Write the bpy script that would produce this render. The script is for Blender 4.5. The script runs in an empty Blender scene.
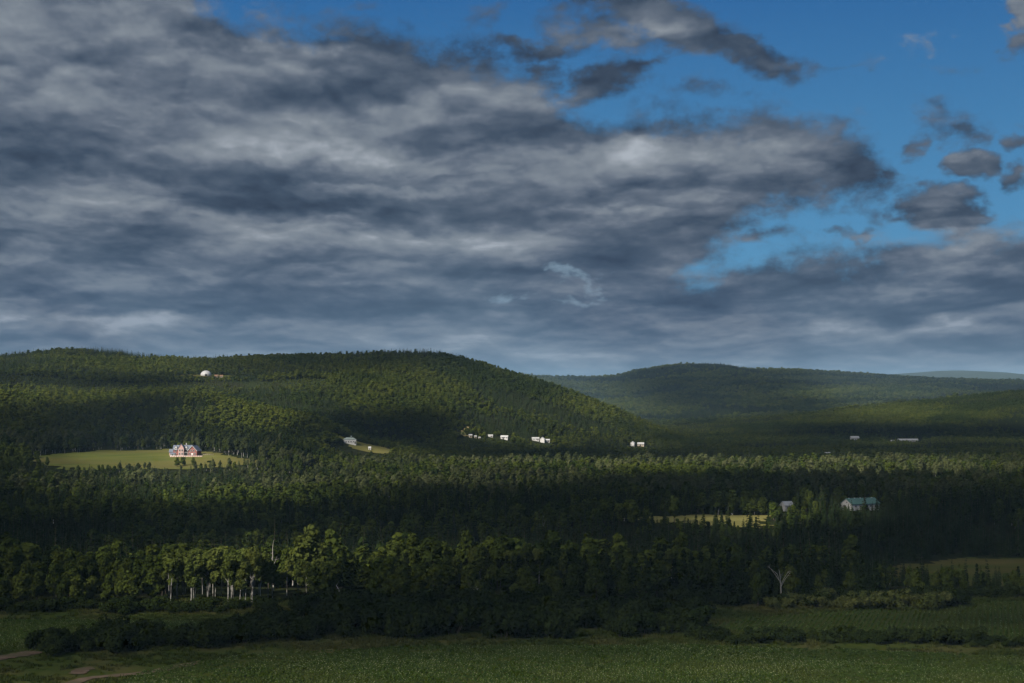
import bpy, bmesh, math, random
import numpy as np
from mathutils import Vector, Matrix, Euler
R = math.radians
rng = np.random.default_rng(7)
random.seed(7)
scene = bpy.context.scene
COL = scene.collection

# ------------------------------------------------------------------ camera
CAM_Z, FPX, PX0, PY0, HORIZON = 60.0, 1500.0, 512.0, 341.5, 400.0
PITCH = math.atan((HORIZON - PY0) / FPX)
cam_d = bpy.data.cameras.new('camera')
cam_d.sensor_width = 36.0
cam_d.lens = FPX / 1024.0 * 36.0
cam_d.clip_start = 0.5
cam_d.clip_end = 60000.0
cam = bpy.data.objects.new('camera', cam_d)
cam.location = (0, 0, CAM_Z)
cam.rotation_euler = (R(90) + PITCH, 0, 0)
COL.objects.link(cam)
scene.camera = cam

def pdir(px, py):
    """world direction seen at a pixel of the photograph"""
    d = Vector(((px - PX0) / FPX, 1.0, (PY0 - py) / FPX))
    c, s = math.cos(PITCH), math.sin(PITCH)
    return Vector((d.x, d.y * c - d.z * s, d.y * s + d.z * c))

def azel(px, py):
    d = pdir(px, py).normalized()
    return math.atan2(d.x, d.y), math.asin(d.z)

# ------------------------------------------------------------------ light
SUN_EL, SUN_AZ = R(36), R(222)        # azimuth clockwise from +Y: the sun stands behind the camera on its left
SUN_DIR = Vector((math.sin(SUN_AZ) * math.cos(SUN_EL), math.cos(SUN_AZ) * math.cos(SUN_EL), math.sin(SUN_EL)))
sun_d = bpy.data.lights.new('sun', 'SUN')
sun_d.energy = 5.0
sun_d.angle = R(0.45)
sun_d.color = (1.0, 0.93, 0.82)
sun = bpy.data.objects.new('sun', sun_d)
sun.rotation_euler = SUN_DIR.to_track_quat('Z', 'Y').to_euler()
sun.location = (0, 0, 2000)
COL.objects.link(sun)

scene.view_settings.view_transform = 'Standard'
scene.view_settings.look = 'None'
scene.view_settings.gamma = 1.0
scene.view_settings.use_curve_mapping = False
scene.view_settings.exposure = 0.85
scene.render.engine = 'CYCLES'
scene.cycles.max_bounces = 6
scene.cycles.diffuse_bounces = 2
scene.cycles.transparent_max_bounces = 12
scene.cycles.volume_bounces = 0
scene.cycles.use_adaptive_sampling = True
scene.cycles.adaptive_min_samples = 12
scene.cycles.adaptive_threshold = 0.01
scene.cycles.use_denoising = True
scene.cycles.denoiser = 'OPENIMAGEDENOISE'
scene.cycles.denoising_input_passes = 'RGB_ALBEDO_NORMAL'
scene.cycles.denoising_prefilter = 'ACCURATE'


# ------------------------------------------------------------------ node expressions
class Ex:
    """a node socket with arithmetic"""
    def __init__(s, nt, so): s.nt, s.so = nt, so
    def _m(s, op, *a, clamp=False):
        n = s.nt.nodes.new('ShaderNodeMath'); n.operation = op; n.use_clamp = clamp
        for i, v in enumerate((s,) + a):
            if isinstance(v, Ex): s.nt.links.new(v.so, n.inputs[i])
            else: n.inputs[i].default_value = v
        return Ex(s.nt, n.outputs[0])
    def __add__(s, o): return s._m('ADD', o)
    __radd__ = __add__
    def __sub__(s, o): return s._m('SUBTRACT', o)
    def __mul__(s, o): return s._m('MULTIPLY', o)
    __rmul__ = __mul__
    def __truediv__(s, o): return s._m('DIVIDE', o)
    def __neg__(s): return s._m('MULTIPLY', -1.0)
    def f(s, op, *a): return s._m(op, *a)
    def mn(s, o): return s._m('MINIMUM', o)
    def mx(s, o): return s._m('MAXIMUM', o)
    def clamp(s): return s._m('ADD', 0.0, clamp=True)
    def ramp(s, a, b, lo=0.0, hi=1.0, smooth=True):
        n = s.nt.nodes.new('ShaderNodeMapRange')
        n.interpolation_type = 'SMOOTHSTEP' if smooth else 'LINEAR'
        s.nt.links.new(s.so, n.inputs[0])
        for i, v in enumerate((a, b, lo, hi)): n.inputs[i + 1].default_value = v
        return Ex(s.nt, n.outputs[0])
    def curve(s, pts, x0, x1, y0, y1):
        """piecewise curve through pts, in the units of the input and the output"""
        t = s.ramp(x0, x1, smooth=False)
        n = s.nt.nodes.new('ShaderNodeFloatCurve')
        c = n.mapping.curves[0]
        P = [((x - x0) / (x1 - x0), (y - y0) / (y1 - y0)) for x, y in pts]
        while len(c.points) < len(P): c.points.new(0.5, 0.5)
        for q, (x, y) in zip(c.points, P): q.location = (x, y); q.handle_type = 'AUTO_CLAMPED'
        n.mapping.use_clip = False
        n.mapping.update()
        s.nt.links.new(t.so, n.inputs['Value'])
        return Ex(s.nt, n.outputs[0]) * (y1 - y0) + y0

def vec(nt, x, y, z=0.0):
    n = nt.nodes.new('ShaderNodeCombineXYZ')
    for i, v in enumerate((x, y, z)):
        if isinstance(v, Ex): nt.links.new(v.so, n.inputs[i])
        else: n.inputs[i].default_value = v
    return n.outputs[0]

def noise(nt, v, scale, detail=5.0, rough=0.55, distort=0.0, lac=2.0, colour=False, dims='3D'):
    n = nt.nodes.new('ShaderNodeTexNoise')
    n.noise_dimensions = dims
    if v is not None: nt.links.new(v, n.inputs['Vector'])
    n.inputs['Scale'].default_value = scale
    n.inputs['Detail'].default_value = detail
    n.inputs['Roughness'].default_value = rough
    n.inputs['Lacunarity'].default_value = lac
    n.inputs['Distortion'].default_value = distort
    return n.outputs['Color'] if colour else Ex(nt, n.outputs[0])

def billow(nt, v, scale, detail=2.0, rough=0.5):
    n = nt.nodes.new('ShaderNodeTexVoronoi')
    n.voronoi_dimensions = '2D'; n.feature = 'F1'
    nt.links.new(v, n.inputs['Vector'])
    n.inputs['Scale'].default_value = scale
    n.inputs['Detail'].default_value = detail
    n.inputs['Roughness'].default_value = rough
    return Ex(nt, n.outputs['Distance']) * -1.0 + 1.0

def mixc(nt, fac, a, b, mode='MIX'):
    n = nt.nodes.new('ShaderNodeMix'); n.data_type = 'RGBA'; n.blend_type = mode
    if isinstance(fac, Ex): nt.links.new(fac.so, n.inputs[0])
    else: n.inputs[0].default_value = fac
    for i, v in ((6, a), (7, b)):
        if isinstance(v, tuple): n.inputs[i].default_value = (*v[:3], 1)
        else: nt.links.new(v, n.inputs[i])
    return n.outputs[2]

def lin(r, g, b):
    f = lambda c: c / 12.92 if c <= 0.04045 else ((c + 0.055) / 1.055) ** 2.4
    return tuple(f(v / 255.0) for v in (r, g, b))

# ------------------------------------------------------------------ sky
world = bpy.data.worlds.new('World')
scene.world = world
world.use_nodes = True
world.cycles.sampling_method = 'MANUAL'
world.cycles.sample_map_resolution = 256
noise_, vec_ = noise, vec
SK = (1.55, 2.15, 0.22, 0.57)
def build_sky():
    nt = world.node_tree
    def noise(nt, v, *a): return noise_(nt, v, *a, dims='2D')
    def vec(nt, x, y, z=0.0): return vec_(nt, x + z * 13.7 if z else x, y + z * 7.9 if z else y, 0.0)
    nt.nodes.clear()
    out = nt.nodes.new('ShaderNodeOutputWorld')
    bg = nt.nodes.new('ShaderNodeBackground')
    bg.inputs['Strength'].default_value = 0.0555
    nt.links.new(bg.outputs[0], out.inputs[0])
    sky = nt.nodes.new('ShaderNodeTexSky')
    sky.sky_type = 'NISHITA'
    sky.sun_disc = False
    sky.sun_elevation = SUN_EL
    sky.sun_rotation = SUN_AZ
    sky.altitude = 300.0
    sky.air_density = 1.0
    sky.dust_density = 0.1
    sky.ozone_density = 3.0
    tc = nt.nodes.new('ShaderNodeTexCoord')
    sx = nt.nodes.new('ShaderNodeSeparateXYZ')
    nt.links.new(tc.outputs['Generated'], sx.inputs[0])
    X, Y, Z = (Ex(nt, sx.outputs[i]) for i in range(3))
    az = X.f('ARCTAN2', Y)
    el = Z.f('ARCSINE')

    # the air above the clouds' edge: the clear sky, deeper blue than the default sky's horizon
    blue = mixc(nt, el.ramp(0.07, 0.30, smooth=False), lin(86, 152, 196), lin(31, 92, 156))
    clear = mixc(nt, 1.0, sky.outputs[0], (0.32, 0.40, 0.46), 'MULTIPLY')
    s10 = nt.nodes.new('ShaderNodeVectorMath'); s10.operation = 'SCALE'
    nt.links.new(blue, s10.inputs[0]); s10.inputs[3].default_value = 10.0
    clear = mixc(nt, SKY_TINT, clear, s10.outputs[0])

    # cloud coordinates that shrink towards the horizon, so that every roll keeps its proportions
    h = (el + 0.10).mx(0.03)
    lg = h.f('LOGARITHM', math.e)
    sq = h.f('POWER', 0.28) * 0.72
    def coords(dv=0.0, du=0.0, seed=0.0):
        return vec(nt, (az + du) / (sq * 0.58), lg * 2.05 + dv, seed)
    wv = vec(nt, az * 9.0, el * 16.0, 3.1)
    w1 = noise(nt, wv, 1.6, 3, 0.5) - 0.5
    w2 = noise(nt, vec(nt, az * 9.0, el * 16.0, 9.4), 1.6, 3, 0.5) - 0.5
    w3 = noise(nt, vec(nt, az, el * 1.4, 1.0), 42.0, 3, 0.6) - 0.5
    w4 = noise(nt, vec(nt, az, el * 1.4, 2.0), 42.0, 3, 0.6) - 0.5
    azw = az + w1 * 0.035
    elw = el + w2 * 0.022

    px = lambda pts: [azel(x, y) for x, y in pts]
    A0, A1 = azel(-40, 200)[0], azel(1064, 200)[0]
    def edge(pts):
        return azw.curve(px(pts), A0, A1, -0.1, 0.42)
    SOFT = 0.018
    # the big bank on the left with its long lobe to the right
    topA = edge([(-40, -160), (120, -90), (205, -8), (250, 7), (330, 12), (420, 27), (480, 42), (520, 58), (560, 88), (610, 104), (660, 105),
                 (705, 106), (760, 104), (815, 106), (860, 122), (890, 142), (908, 166), (925, 190), (945, 300), (1064, 380)])
    botA = edge([(-40, 420), (640, 400), (690, 290), (712, 268), (738, 246), (790, 221), (850, 212), (885, 203), (905, 190), (925, 180), (945, 150), (1064, 100)])
    mA = (topA - elw).mn(elw - botA)
    topB = edge([(-40, 150), (560, 200), (650, 240), (690, 258), (712, 261), (735, 254), (765, 246), (800, 236), (850, 236), (895, 231), (935, 228), (975, 219), (1024, 218), (1064, 212)])
    mB = topB - elw
    dens = mA.mx(mB) / SOFT
    dens = dens.mn(2.2)
    # single clouds and wisps:  centre px, half-width, half-height, tilt, amount
    def blob(x, y, rx, ry, rot=0.0, after=None):
        src = vecw
        if after is not None:                    # evaluated after the running sum: keeps the shader's working set small
            ma = nt.nodes.new('ShaderNodeVectorMath'); ma.operation = 'MULTIPLY_ADD'
            nt.links.new(after.so, ma.inputs[0]); ma.inputs[1].default_value = (1e-9, 1e-9, 0)
            nt.links.new(vecw, ma.inputs[2]); src = ma.outputs[0]
        a, e = azel(x, y)
        m = nt.nodes.new('ShaderNodeMapping'); m.vector_type = 'TEXTURE'
        m.inputs['Location'].default_value = (a, e, 0)
        m.inputs['Rotation'].default_value = (0, 0, -R(rot))
        m.inputs['Scale'].default_value = (rx / FPX, ry / FPX, 1)
        nt.links.new(src, m.inputs[0])
        l = nt.nodes.new('ShaderNodeVectorMath'); l.operation = 'LENGTH'
        nt.links.new(m.outputs[0], l.inputs[0])
        return (Ex(nt, l.outputs['Value']) * -1.0 + 1.0)
    vecw = vec(nt, azw + w3 * 0.03, elw + w4 * 0.016, 0.0)
    for x, y, rx, ry, rot, amt in (
            (610, -8, 70, 30, 8, 1.8), (662, 22, 96, 31, 17, 2.2), (745, 52, 74, 17, 15, 1.6), (540, 44, 70, 12, -3, 1.3), (600, 32, 80, 23, 8, 1.6), (640, 66, 34, 10, -16, .9), (590, 86, 64, 22, -22, 1.4), (535, 66, 36, 16, 24, 1.0),
            (848, 62, 30, 5, -6, .35), (700, 88, 44, 8, 0, .35),
            (944, 211, 48, 24, 3, 2.4), (922, 219, 34, 9, 0, 1.4), (972, 217, 22, 9, 12, 1.2), (972, 170, 27, 18, 8, 2.4), (1016, 178, 22, 16, -15, 1.8), (1022, 22, 20, 34, 8, 2.4), (922, 146, 15, 24, 24, 1.3), (955, 126, 32, 20, 10, 1.0), (1010, 141, 13, 11, 5, .9), (948, 150, 12, 8, 5, .5),
            (860, 236, 34, 8, 4, 1.3), (752, 236, 34, 10, 0, .9), (880, 224, 12, 14, 0, .4), (930, 45, 22, 8, 10, .45), (935, 62, 24, 6, 10, .3), (365, 4, 16, 7, 0, .4), (485, 18, 14, 8, -20, .35)):
        b = blob(x, y, rx, ry, rot, dens)
        dens = dens.mx(b * (amt * 1.15) - 0.05) if amt > .9 else (b * (amt * 1.3) - 0.05).mx(dens)
    # fibrous edges
    f1 = noise(nt, vec(nt, az * 1.0 + w1 * 0.02, el * 1.35, 0.0), 26.0, 9, 0.62) - 0.5
    f2 = noise(nt, vec(nt, az, el * 1.5, 4.0), 95.0, 6, 0.6) - 0.5
    # holes in the bank near the horizon, where the light behind shows
    holes = None
    for x, y, rx, ry, rot, amt in ((560, 267, 18, 13, 45, 1.3), (580, 285, 34, 15, 18, 1.35), (510, 296, 40, 10, 2, 1.1), (572, 308, 30, 6, 14, .9), (603, 282, 20, 10, -20, .8), (592, 298, 16, 10, 60, .8)):
        b = (blob(x, y, rx, ry, rot, holes) * amt).mx(0.0)
        holes = b if holes is None else holes + b
    d2 = dens + f1 * 3.0 + f2 * 0.9
    alpha = d2.ramp(-0.3, 1.2)
    f3 = noise(nt, vec(nt, az + w3 * 0.01, el * 1.7 + w4 * 0.01, 8.0), 62.0, 5, 0.62) - 0.5
    hole = (holes + f3 * 3.6 + f1 * 1.2).ramp(0.2, 1.9) * holes.ramp(0.02, 0.5)

    # relief: lit from above, dark flat bases
    wl = noise(nt, coords(0, 0, 5.0), 2.6, 4, 0.55) - 0.5
    wm = noise(nt, coords(0, 0, 15.0), 2.6, 4, 0.55) - 0.5
    def heap(dv):
        c1 = vec(nt, az / (sq * 0.58) + wl * 0.14, lg * 2.05 + dv + wm * 0.16, 0.0)
        a = noise(nt, c1, 1.0, 1.5, 0.45)
        b = noise(nt, coords(dv, 0, 7.0), 2.4, 6, 0.56)
        p = billow(nt, vec(nt, az / (sq * 0.72) + wl * 0.28, lg * 2.05 + dv + wm * 0.34, 2.0), 2.9, 3.0, 0.5)
        return a * 0.50 + b * 0.42 + p * 0.17
    h0 = heap(0.0); h1 = heap(0.045); h2 = heap(0.17)
    fa = h0
    lum = (h0 - h2) * SK[0] + (h0 - h1) * SK[1] + (h0 - SK[3]) * SK[2] + wl * 0.10 + 0.545
    # large light and dark rolls of the bank
    for x, y, rx, ry, rot, amt in (
            (70, 36, 150, 40, 0, .26), (265, 64, 100, 28, -4, .30), (215, 38, 50, 20, 8, -.26), (330, 26, 60, 20, 10, -.18), (120, 88, 120, 12, 0, -.06),
            (300, 104, 180, 13, 3, -.10), (90, 125, 90, 28, 0, .12), (405, 116, 46, 18, -10, .24), (470, 78, 40, 22, 0, .10), (470, 110, 60, 20, 0, -.20), (350, 152, 190, 22, 0, .12), (240, 172, 260, 16, 2, -.26),
            (610, 160, 80, 22, -8, .10), (620, 76, 60, 26, -20, -.26), (680, 165, 90, 20, 0, .18), (560, 130, 90, 16, 0, -.18), (760, 128, 120, 18, 0, -.12), (865, 165, 55, 34, 0, -.24), (740, 200, 140, 16, -2, -.06),
            (330, 205, 250, 12, 2, -.14), (360, 195, 120, 8, -2, .20), (120, 238, 150, 26, 4, .14), (250, 225, 100, 16, 4, .12), (430, 250, 120, 22, 0, .10), (110, 292, 220, 16, 0, -.10), (330, 285, 120, 14, 0, -.08), (250, 262, 200, 10, 0, .08), (420, 318, 140, 9, 0, .10), (880, 330, 160, 10, 0, .06), (140, 316, 60, 9, -5, .20),
            (850, 300, 230, 26, 0, -.06), (980, 236, 80, 14, -4, .30), (900, 262, 90, 12, -2, .14), (800, 270, 90, 22, 0, -.18), (860, 286, 110, 9, 2, .18), (770, 300, 60, 9, 2, .14), (960, 305, 120, 18, 0, -.14), (640, 250, 60, 18, 0, -.04),
            (938, 199, 40, 10, 0, .30), (970, 161, 24, 8, 0, .22), (815, 112, 60, 8, 4, .14), (975, 176, 40, 20, 0, -.2), (1022, 22, 30, 40, 0, -.2), (660, 20, 110, 30, 12, -.20), (760, 55, 70, 22, 14, -.22), (560, 60, 80, 26, 0, -.16)):
        b = blob(x, y, rx * 1.25, ry * 1.3, rot, lum).ramp(0.0, 0.7)
        lum = lum + b * (amt * 0.8)
    # rolls: a lit top over a shaded flat base
    for x, y, rx, ry, amt in ((110, 112, 150, 40, 1.0), (300, 72, 130, 40, .9), (430, 122, 120, 36, 1.2), (350, 178, 230, 34, 1.1), (640, 168, 140, 40, 1.2), (790, 165, 110, 40, .7),
            (230, 240, 190, 28, .9), (450, 252, 160, 26, .9), (90, 205, 130, 26, .6), (600, 238, 130, 24, .8), (870, 284, 170, 26, 1.0), (970, 246, 110, 28, 1.2), (320, 300, 170, 20, .8),
            (130, 325, 150, 16, .9), (700, 322, 160, 16, .9), (480, 335, 140, 13, .8), (900, 335, 160, 14, .7), (50, 282, 130, 18, .7)):
        b = blob(x, y, rx * 1.15, ry * 1.2, 0.0, lum).ramp(0.0, 0.6)
        lum = lum + b * ((elw - azel(x, y)[1]) * (FPX / ry)) * (0.21 * amt)
    # towards the edges the cloud thins and turns darker and bluer
    lum = lum - d2.ramp(0.3, 1.9, 0.13, 0.0)
    # towards the horizon contrast fades
    far = el.ramp(0.02, 0.13)
    lum = (lum - 0.44) * (far * -0.15 + 1.15) + 0.46
    lum = lum + el.ramp(0.0, 0.045, 0.06, 0.0)
    lum = lum - (lum - 0.64).mx(0.0) * 0.38
    cr = nt.nodes.new('ShaderNodeValToRGB')
    stops = [(0.0, (48, 61, 80)), (0.25, (63, 78, 97)), (0.45, (82, 95, 112)), (0.62, (101, 112, 127)), (0.8, (131, 140, 150)), (1.0, (172, 180, 189))]
    el_ = cr.color_ramp.elements
    while len(el_) < len(stops): el_.new(0.5)
    for e_, (p, c) in zip(el_, stops): e_.position = p; e_.color = (*lin(*c), 1)
    nt.links.new(lum.so, cr.inputs[0])
    cc = mixc(nt, far * -1.0 + 1.0, cr.outputs[0], mixc(nt, 0.45, cr.outputs[0], lin(66, 92, 124)))
    cc = mixc(nt, hole * 0.5, cc, lin(150, 178, 198))
    sc = nt.nodes.new('ShaderNodeVectorMath'); sc.operation = 'SCALE'
    nt.links.new(cc, sc.inputs[0]); sc.inputs[3].default_value = 10.0
    col = mixc(nt, alpha, clear, sc.outputs[0])
    # overhead, out of view: the sky is dimmed to lower the ambient light
    zn = nt.nodes.new('ShaderNodeTexCoord'); zs = nt.nodes.new('ShaderNodeSeparateXYZ')
    nt.links.new(zn.outputs['Generated'], zs.inputs[0])
    ov = nt.nodes.new('ShaderNodeVectorMath'); ov.operation = 'SCALE'
    nt.links.new(col, ov.inputs[0])
    nt.links.new(Ex(nt, zs.outputs[2]).ramp(0.30, 0.75, 1.0, 0.45).so, ov.inputs[3])
    nt.links.new(ov.outputs[0], bg.inputs['Color'])
SKY_TINT = 0.85
build_sky()
#END_SKY
# ------------------------------------------------------------------ numeric helpers
def _hash(ix, iy, seed):
    h = (ix.astype(np.int64) * 374761393 + iy.astype(np.int64) * 668265263 + seed * 1442695041) & 0xffffffff
    h = ((h ^ (h >> 13)) * 1274126177) & 0xffffffff
    return ((h ^ (h >> 16)) & 0xffff) / 65535.0

def vnoise(x, y, seed=0):
    x = np.asarray(x, float); y = np.asarray(y, float)
    ix, iy = np.floor(x), np.floor(y)
    fx, fy = x - ix, y - iy
    fx = fx * fx * (3 - 2 * fx); fy = fy * fy * (3 - 2 * fy)
    a, b = _hash(ix, iy, seed), _hash(ix + 1, iy, seed)
    c, d = _hash(ix, iy + 1, seed), _hash(ix + 1, iy + 1, seed)
    return (a * (1 - fx) + b * fx) * (1 - fy) + (c * (1 - fx) + d * fx) * fy

def fbm(x, y, seed=0, n=4, g=0.5):
    s, a, t = 0.0, 1.0, 0.0
    for k in range(n):
        s = s + a * vnoise(x * 2 ** k + k * 17.3, y * 2 ** k - k * 9.1, seed + k)
        t += a; a *= g
    return s / t

def sstep(a, b, x):
    t = np.clip((x - a) / (b - a), 0, 1)
    return t * t * (3 - 2 * t)

def pch(x, pts):
    """smooth curve through points (monotone cubic), flat beyond the ends"""
    P = np.asarray(pts, float); X, Y = P[:, 0], P[:, 1]
    d = np.diff(Y) / np.diff(X)
    m = np.concatenate([[d[0]], np.where(d[1:] * d[:-1] > 0, 2 * d[1:] * d[:-1] / (d[1:] + d[:-1] + 1e-12), 0), [d[-1]]])
    x = np.clip(np.asarray(x, float), X[0], X[-1])
    k = np.clip(np.searchsorted(X, x) - 1, 0, len(X) - 2)
    h = X[k + 1] - X[k]; t = (x - X[k]) / h
    return ((2 * t ** 3 - 3 * t ** 2 + 1) * Y[k] + (t ** 3 - 2 * t ** 2 + t) * h * m[k]
            + (-2 * t ** 3 + 3 * t ** 2) * Y[k + 1] + (t ** 3 - t ** 2) * h * m[k + 1])

# ------------------------------------------------------------------ the shape of the land (metres)
def crest(pts, D, tree):
    return [((px - PX0) * D / FPX, CAM_Z + (HORIZON - py) * D / FPX - tree) for px, py in pts]
NEAR_CREST = crest([(-260, 362), (-120, 357), (0, 352), (30, 349), (75, 345.5), (110, 347), (150, 353), (200, 354.5), (260, 353), (330, 351), (390, 348), (440, 350),
                    (470, 357), (500, 366), (540, 378), (580, 392), (620, 407), (650, 421), (690, 432), (760, 444), (900, 449)], 2050, 6.5)
SPUR_CREST = crest([(-260, 400), (0, 397), (100, 397), (180, 398), (220, 403), (256, 412), (300, 427), (340, 441), (380, 458), (480, 470)], 1540, 9)
RIGHT_CREST = crest([(520, 440), (640, 428), (700, 424), (760, 420), (830, 413), (900, 403), (960, 397), (1024, 390), (1120, 382), (1300, 376)], 2600, 9)
FAR_CREST = crest([(200, 388), (400, 385), (540, 379), (570, 375.5), (610, 374), (640, 368), (680, 364.5), (720, 366), (750, 371), (790, 373), (850, 377),
                   (900, 381.5), (960, 384.5), (1024, 387), (1120, 391), (1300, 393)], 5500, 22)
LAST_CREST = crest([(600, 392), (800, 384), (900, 379), (950, 376), (990, 377.5), (1024, 381), (1120, 385), (1300, 386)], 10500, 12)

def smax(a, b, k):
    return 0.5 * (a + b + np.sqrt((a - b) ** 2 + k * k)) - 0.5 * k

def ground(x, y):
    x = np.asarray(x, float); y = np.asarray(y, float)
    t = np.clip(1 - y / 250.0, 0, 1.06)
    z = pch(y, [(-400, 9), (405, 9), (470, 0), (540, -7), (680, -7), (770, -3.5), (1000, -4), (1130, -2.5), (1300, 0), (2300, 0), (4000, 4), (14000, 10)])
    z = z + 49.3 * t ** 1.6
    # gentle swells of the valley
    z = z + (fbm(x / 180.0, y / 180.0, 3, 3) - 0.5) * 5.0 * sstep(430, 700, y) + (fbm(x / 40.0, y / 40.0, 5, 2) - 0.5) * 0.5 * sstep(60, 200, y)
    # the meadow by the farmhouse rises to the foot of the hill
    left = sstep(-130, -210, x)
    z = z + left * pch(y, [(1100, 0), (1140, 1), (1180, 8.5), (1240, 11.5), (1300, 14.5), (1420, 16), (1600, 10), (1900, 0)])
    # knoll with the white barn
    z = z + 17 * np.exp(-((x + 158) / 75.0) ** 2 - ((y - 1490) / 70.0) ** 2)
    # the near hill
    yf = pch(x, [(-700, 1330), (-300, 1350), (-150, 1500), (0, 1620), (150, 1740), (400, 1850)])
    yr = 2050.0
    t = np.clip((y - yf) / (yr - yf), 0, 1)
    prof = 0.45 * t + 0.55 * (3 * t * t - 2 * t ** 3)
    back = 1 - 0.6 * sstep(0, 1, (y - yr) / 1500.0)
    c = pch(x, NEAR_CREST)
    roll = 1 + (fbm(x / 260.0, y / 260.0, 11, 3) - 0.5) * 0.28 * np.sin(np.pi * t)
    near = np.maximum(c, 0) * prof * roll * np.where(y > yr, back, 1.0)
    yt = pch(x, [(-700, 1735), (-470, 1742), (-384, 1765), (-309, 1800), (-258, 1845), (-200, 1870)])
    near = near + 4.0 * np.exp(-((y - yt - 12) / 30.0) ** 2) * sstep(-190, -260, x)
    s = pch(x, SPUR_CREST)
    sp = np.maximum(s, 0) * np.where(y < 1540, np.exp(-((y - 1540) / 150.0) ** 2), np.exp(-((y - 1540) / 110.0) ** 2))
    hill = smax(near, sp, 6.0)
    # the right and far hills
    r = np.maximum(pch(x, RIGHT_CREST), 0) * sstep(1950, 2600, y) * (1 - 0.7 * sstep(2600, 3500, y))
    f = np.maximum(pch(x, FAR_CREST), 0)
    rollf = 1 + (fbm(x / 500.0, y / 500.0, 23, 4) - 0.5) * 0.85 * np.sin(np.pi * np.clip((y - 3600) / 1900.0, 0, 1))
    f = f * (0.5 * np.clip((y - 3500) / 2000.0, 0, 1) + 0.5 * sstep(3500, 5500, y)) * rollf * (1 - 0.8 * sstep(5500, 7500, y))
    l = np.maximum(pch(x, LAST_CREST), 0) * sstep(7600, 10500, y) * (1 - 0.8 * sstep(10500, 13000, y))
    return z + np.where(y > 0, hill + r + f + l, 0.0)

CP, SP_ = math.cos(PITCH), math.sin(PITCH)
def project(x, y, z):
    dz = z - CAM_Z
    yy = y * CP + dz * SP_; zz = -y * SP_ + dz * CP
    yy = np.maximum(yy, 1.0)
    return PX0 + FPX * x / yy, PY0 - FPX * zz / yy

_T = np.concatenate([np.arange(150, 900, 0.5), np.arange(900, 3000, 1.5), np.arange(3000, 12000, 8)])
def spot(px, py):
    """the point of the ground that one sees at a pixel of the photograph"""
    d = pdir(px, py)
    x, y, z = d.x / d.y * _T, _T, CAM_Z + d.z / d.y * _T
    k = np.argmax(z - ground(x, y) < 0)
    return float(x[k]), float(y[k])
def gz(x, y): return float(ground(x, y))

# ------------------------------------------------------------------ object helpers
def tag(o, label=None, cat=None, group=None, kind=None):
    if label: o['label'] = label
    if cat: o['category'] = cat
    if group: o['group'] = group
    if kind: o['kind'] = kind
    return o
def link(name, data, parent=None, mats=None):
    o = bpy.data.objects.new(name, data)
    COL.objects.link(o)
    if parent is not None: o.parent = parent
    return o
def mesh(name, V, F, mat=None, smooth=False, mids=None):
    me = bpy.data.meshes.new(name)
    V = np.asarray(V, np.float32).reshape(-1, 3)
    if isinstance(F, np.ndarray):
        n, k = F.shape
        me.vertices.add(len(V)); me.vertices.foreach_set('co', V.ravel())
        me.loops.add(n * k); me.loops.foreach_set('vertex_index', F.astype(np.int32).ravel())
        me.polygons.add(n); me.polygons.foreach_set('loop_start', np.arange(0, n * k, k, dtype=np.int32))
        me.update(calc_edges=True)
    else:
        me.from_pydata([tuple(map(float, v)) for v in V], [], F)
        me.update()
    for m in (mat if isinstance(mat, (list, tuple)) else [mat] if mat else []): me.materials.append(m)
    if mids is not None: me.polygons.foreach_set('material_index', np.asarray(mids, np.int32))
    if smooth: me.polygons.foreach_set('use_smooth', np.ones(len(me.polygons), bool))
    return me
def empty(name, loc, rz=0.0):
    o = bpy.data.objects.new(name, None)
    o.location = loc; o.rotation_euler = (0, 0, rz); o.empty_display_size = 0.5
    COL.objects.link(o)
    return o

# ------------------------------------------------------------------ materials
def material(name):
    m = bpy.data.materials.new(name); m.use_nodes = True
    nt = m.node_tree; nt.nodes.clear()
    out = nt.nodes.new('ShaderNodeOutputMaterial')
    return m, nt, out
def obj_coord(nt, which='Object'):
    return nt.nodes.new('ShaderNodeTexCoord').outputs[which]
def world_pos(nt):
    return nt.nodes.new('ShaderNodeNewGeometry').outputs['Position']
def scaled(nt, v, sx, sy, sz):
    n = nt.nodes.new('ShaderNodeVectorMath'); n.operation = 'MULTIPLY'
    nt.links.new(v, n.inputs[0]); n.inputs[1].default_value = (sx, sy, sz)
    return n.outputs[0]
def rough_mat(name, ca, cb, scale=1.0, cc=None, scale2=0.1, rough=1.0, stretch=(1, 1, 1), bump=0.0, spec=0.0):
    m, nt, out = material(name)
    p = scaled(nt, world_pos(nt), *stretch)
    n1 = noise(nt, p, scale, 5, 0.6).ramp(0.3, 0.7)
    c = mixc(nt, n1, ca, cb)
    if cc: c = mixc(nt, noise(nt, p, scale2, 4, 0.55).ramp(0.42, 0.62), c, cc)
    b = nt.nodes.new('ShaderNodeBsdfPrincipled')
    nt.links.new(c, b.inputs['Base Color'])
    b.inputs['Roughness'].default_value = rough
    b.inputs['Specular IOR Level'].default_value = spec
    if bump:
        bn = nt.nodes.new('ShaderNodeBump'); bn.inputs['Strength'].default_value = bump; bn.inputs['Distance'].default_value = 0.05
        nt.links.new(n1.so, bn.inputs['Height']); nt.links.new(bn.outputs[0], b.inputs['Normal'])
    nt.links.new(b.outputs[0], out.inputs[0])
    return m
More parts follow.
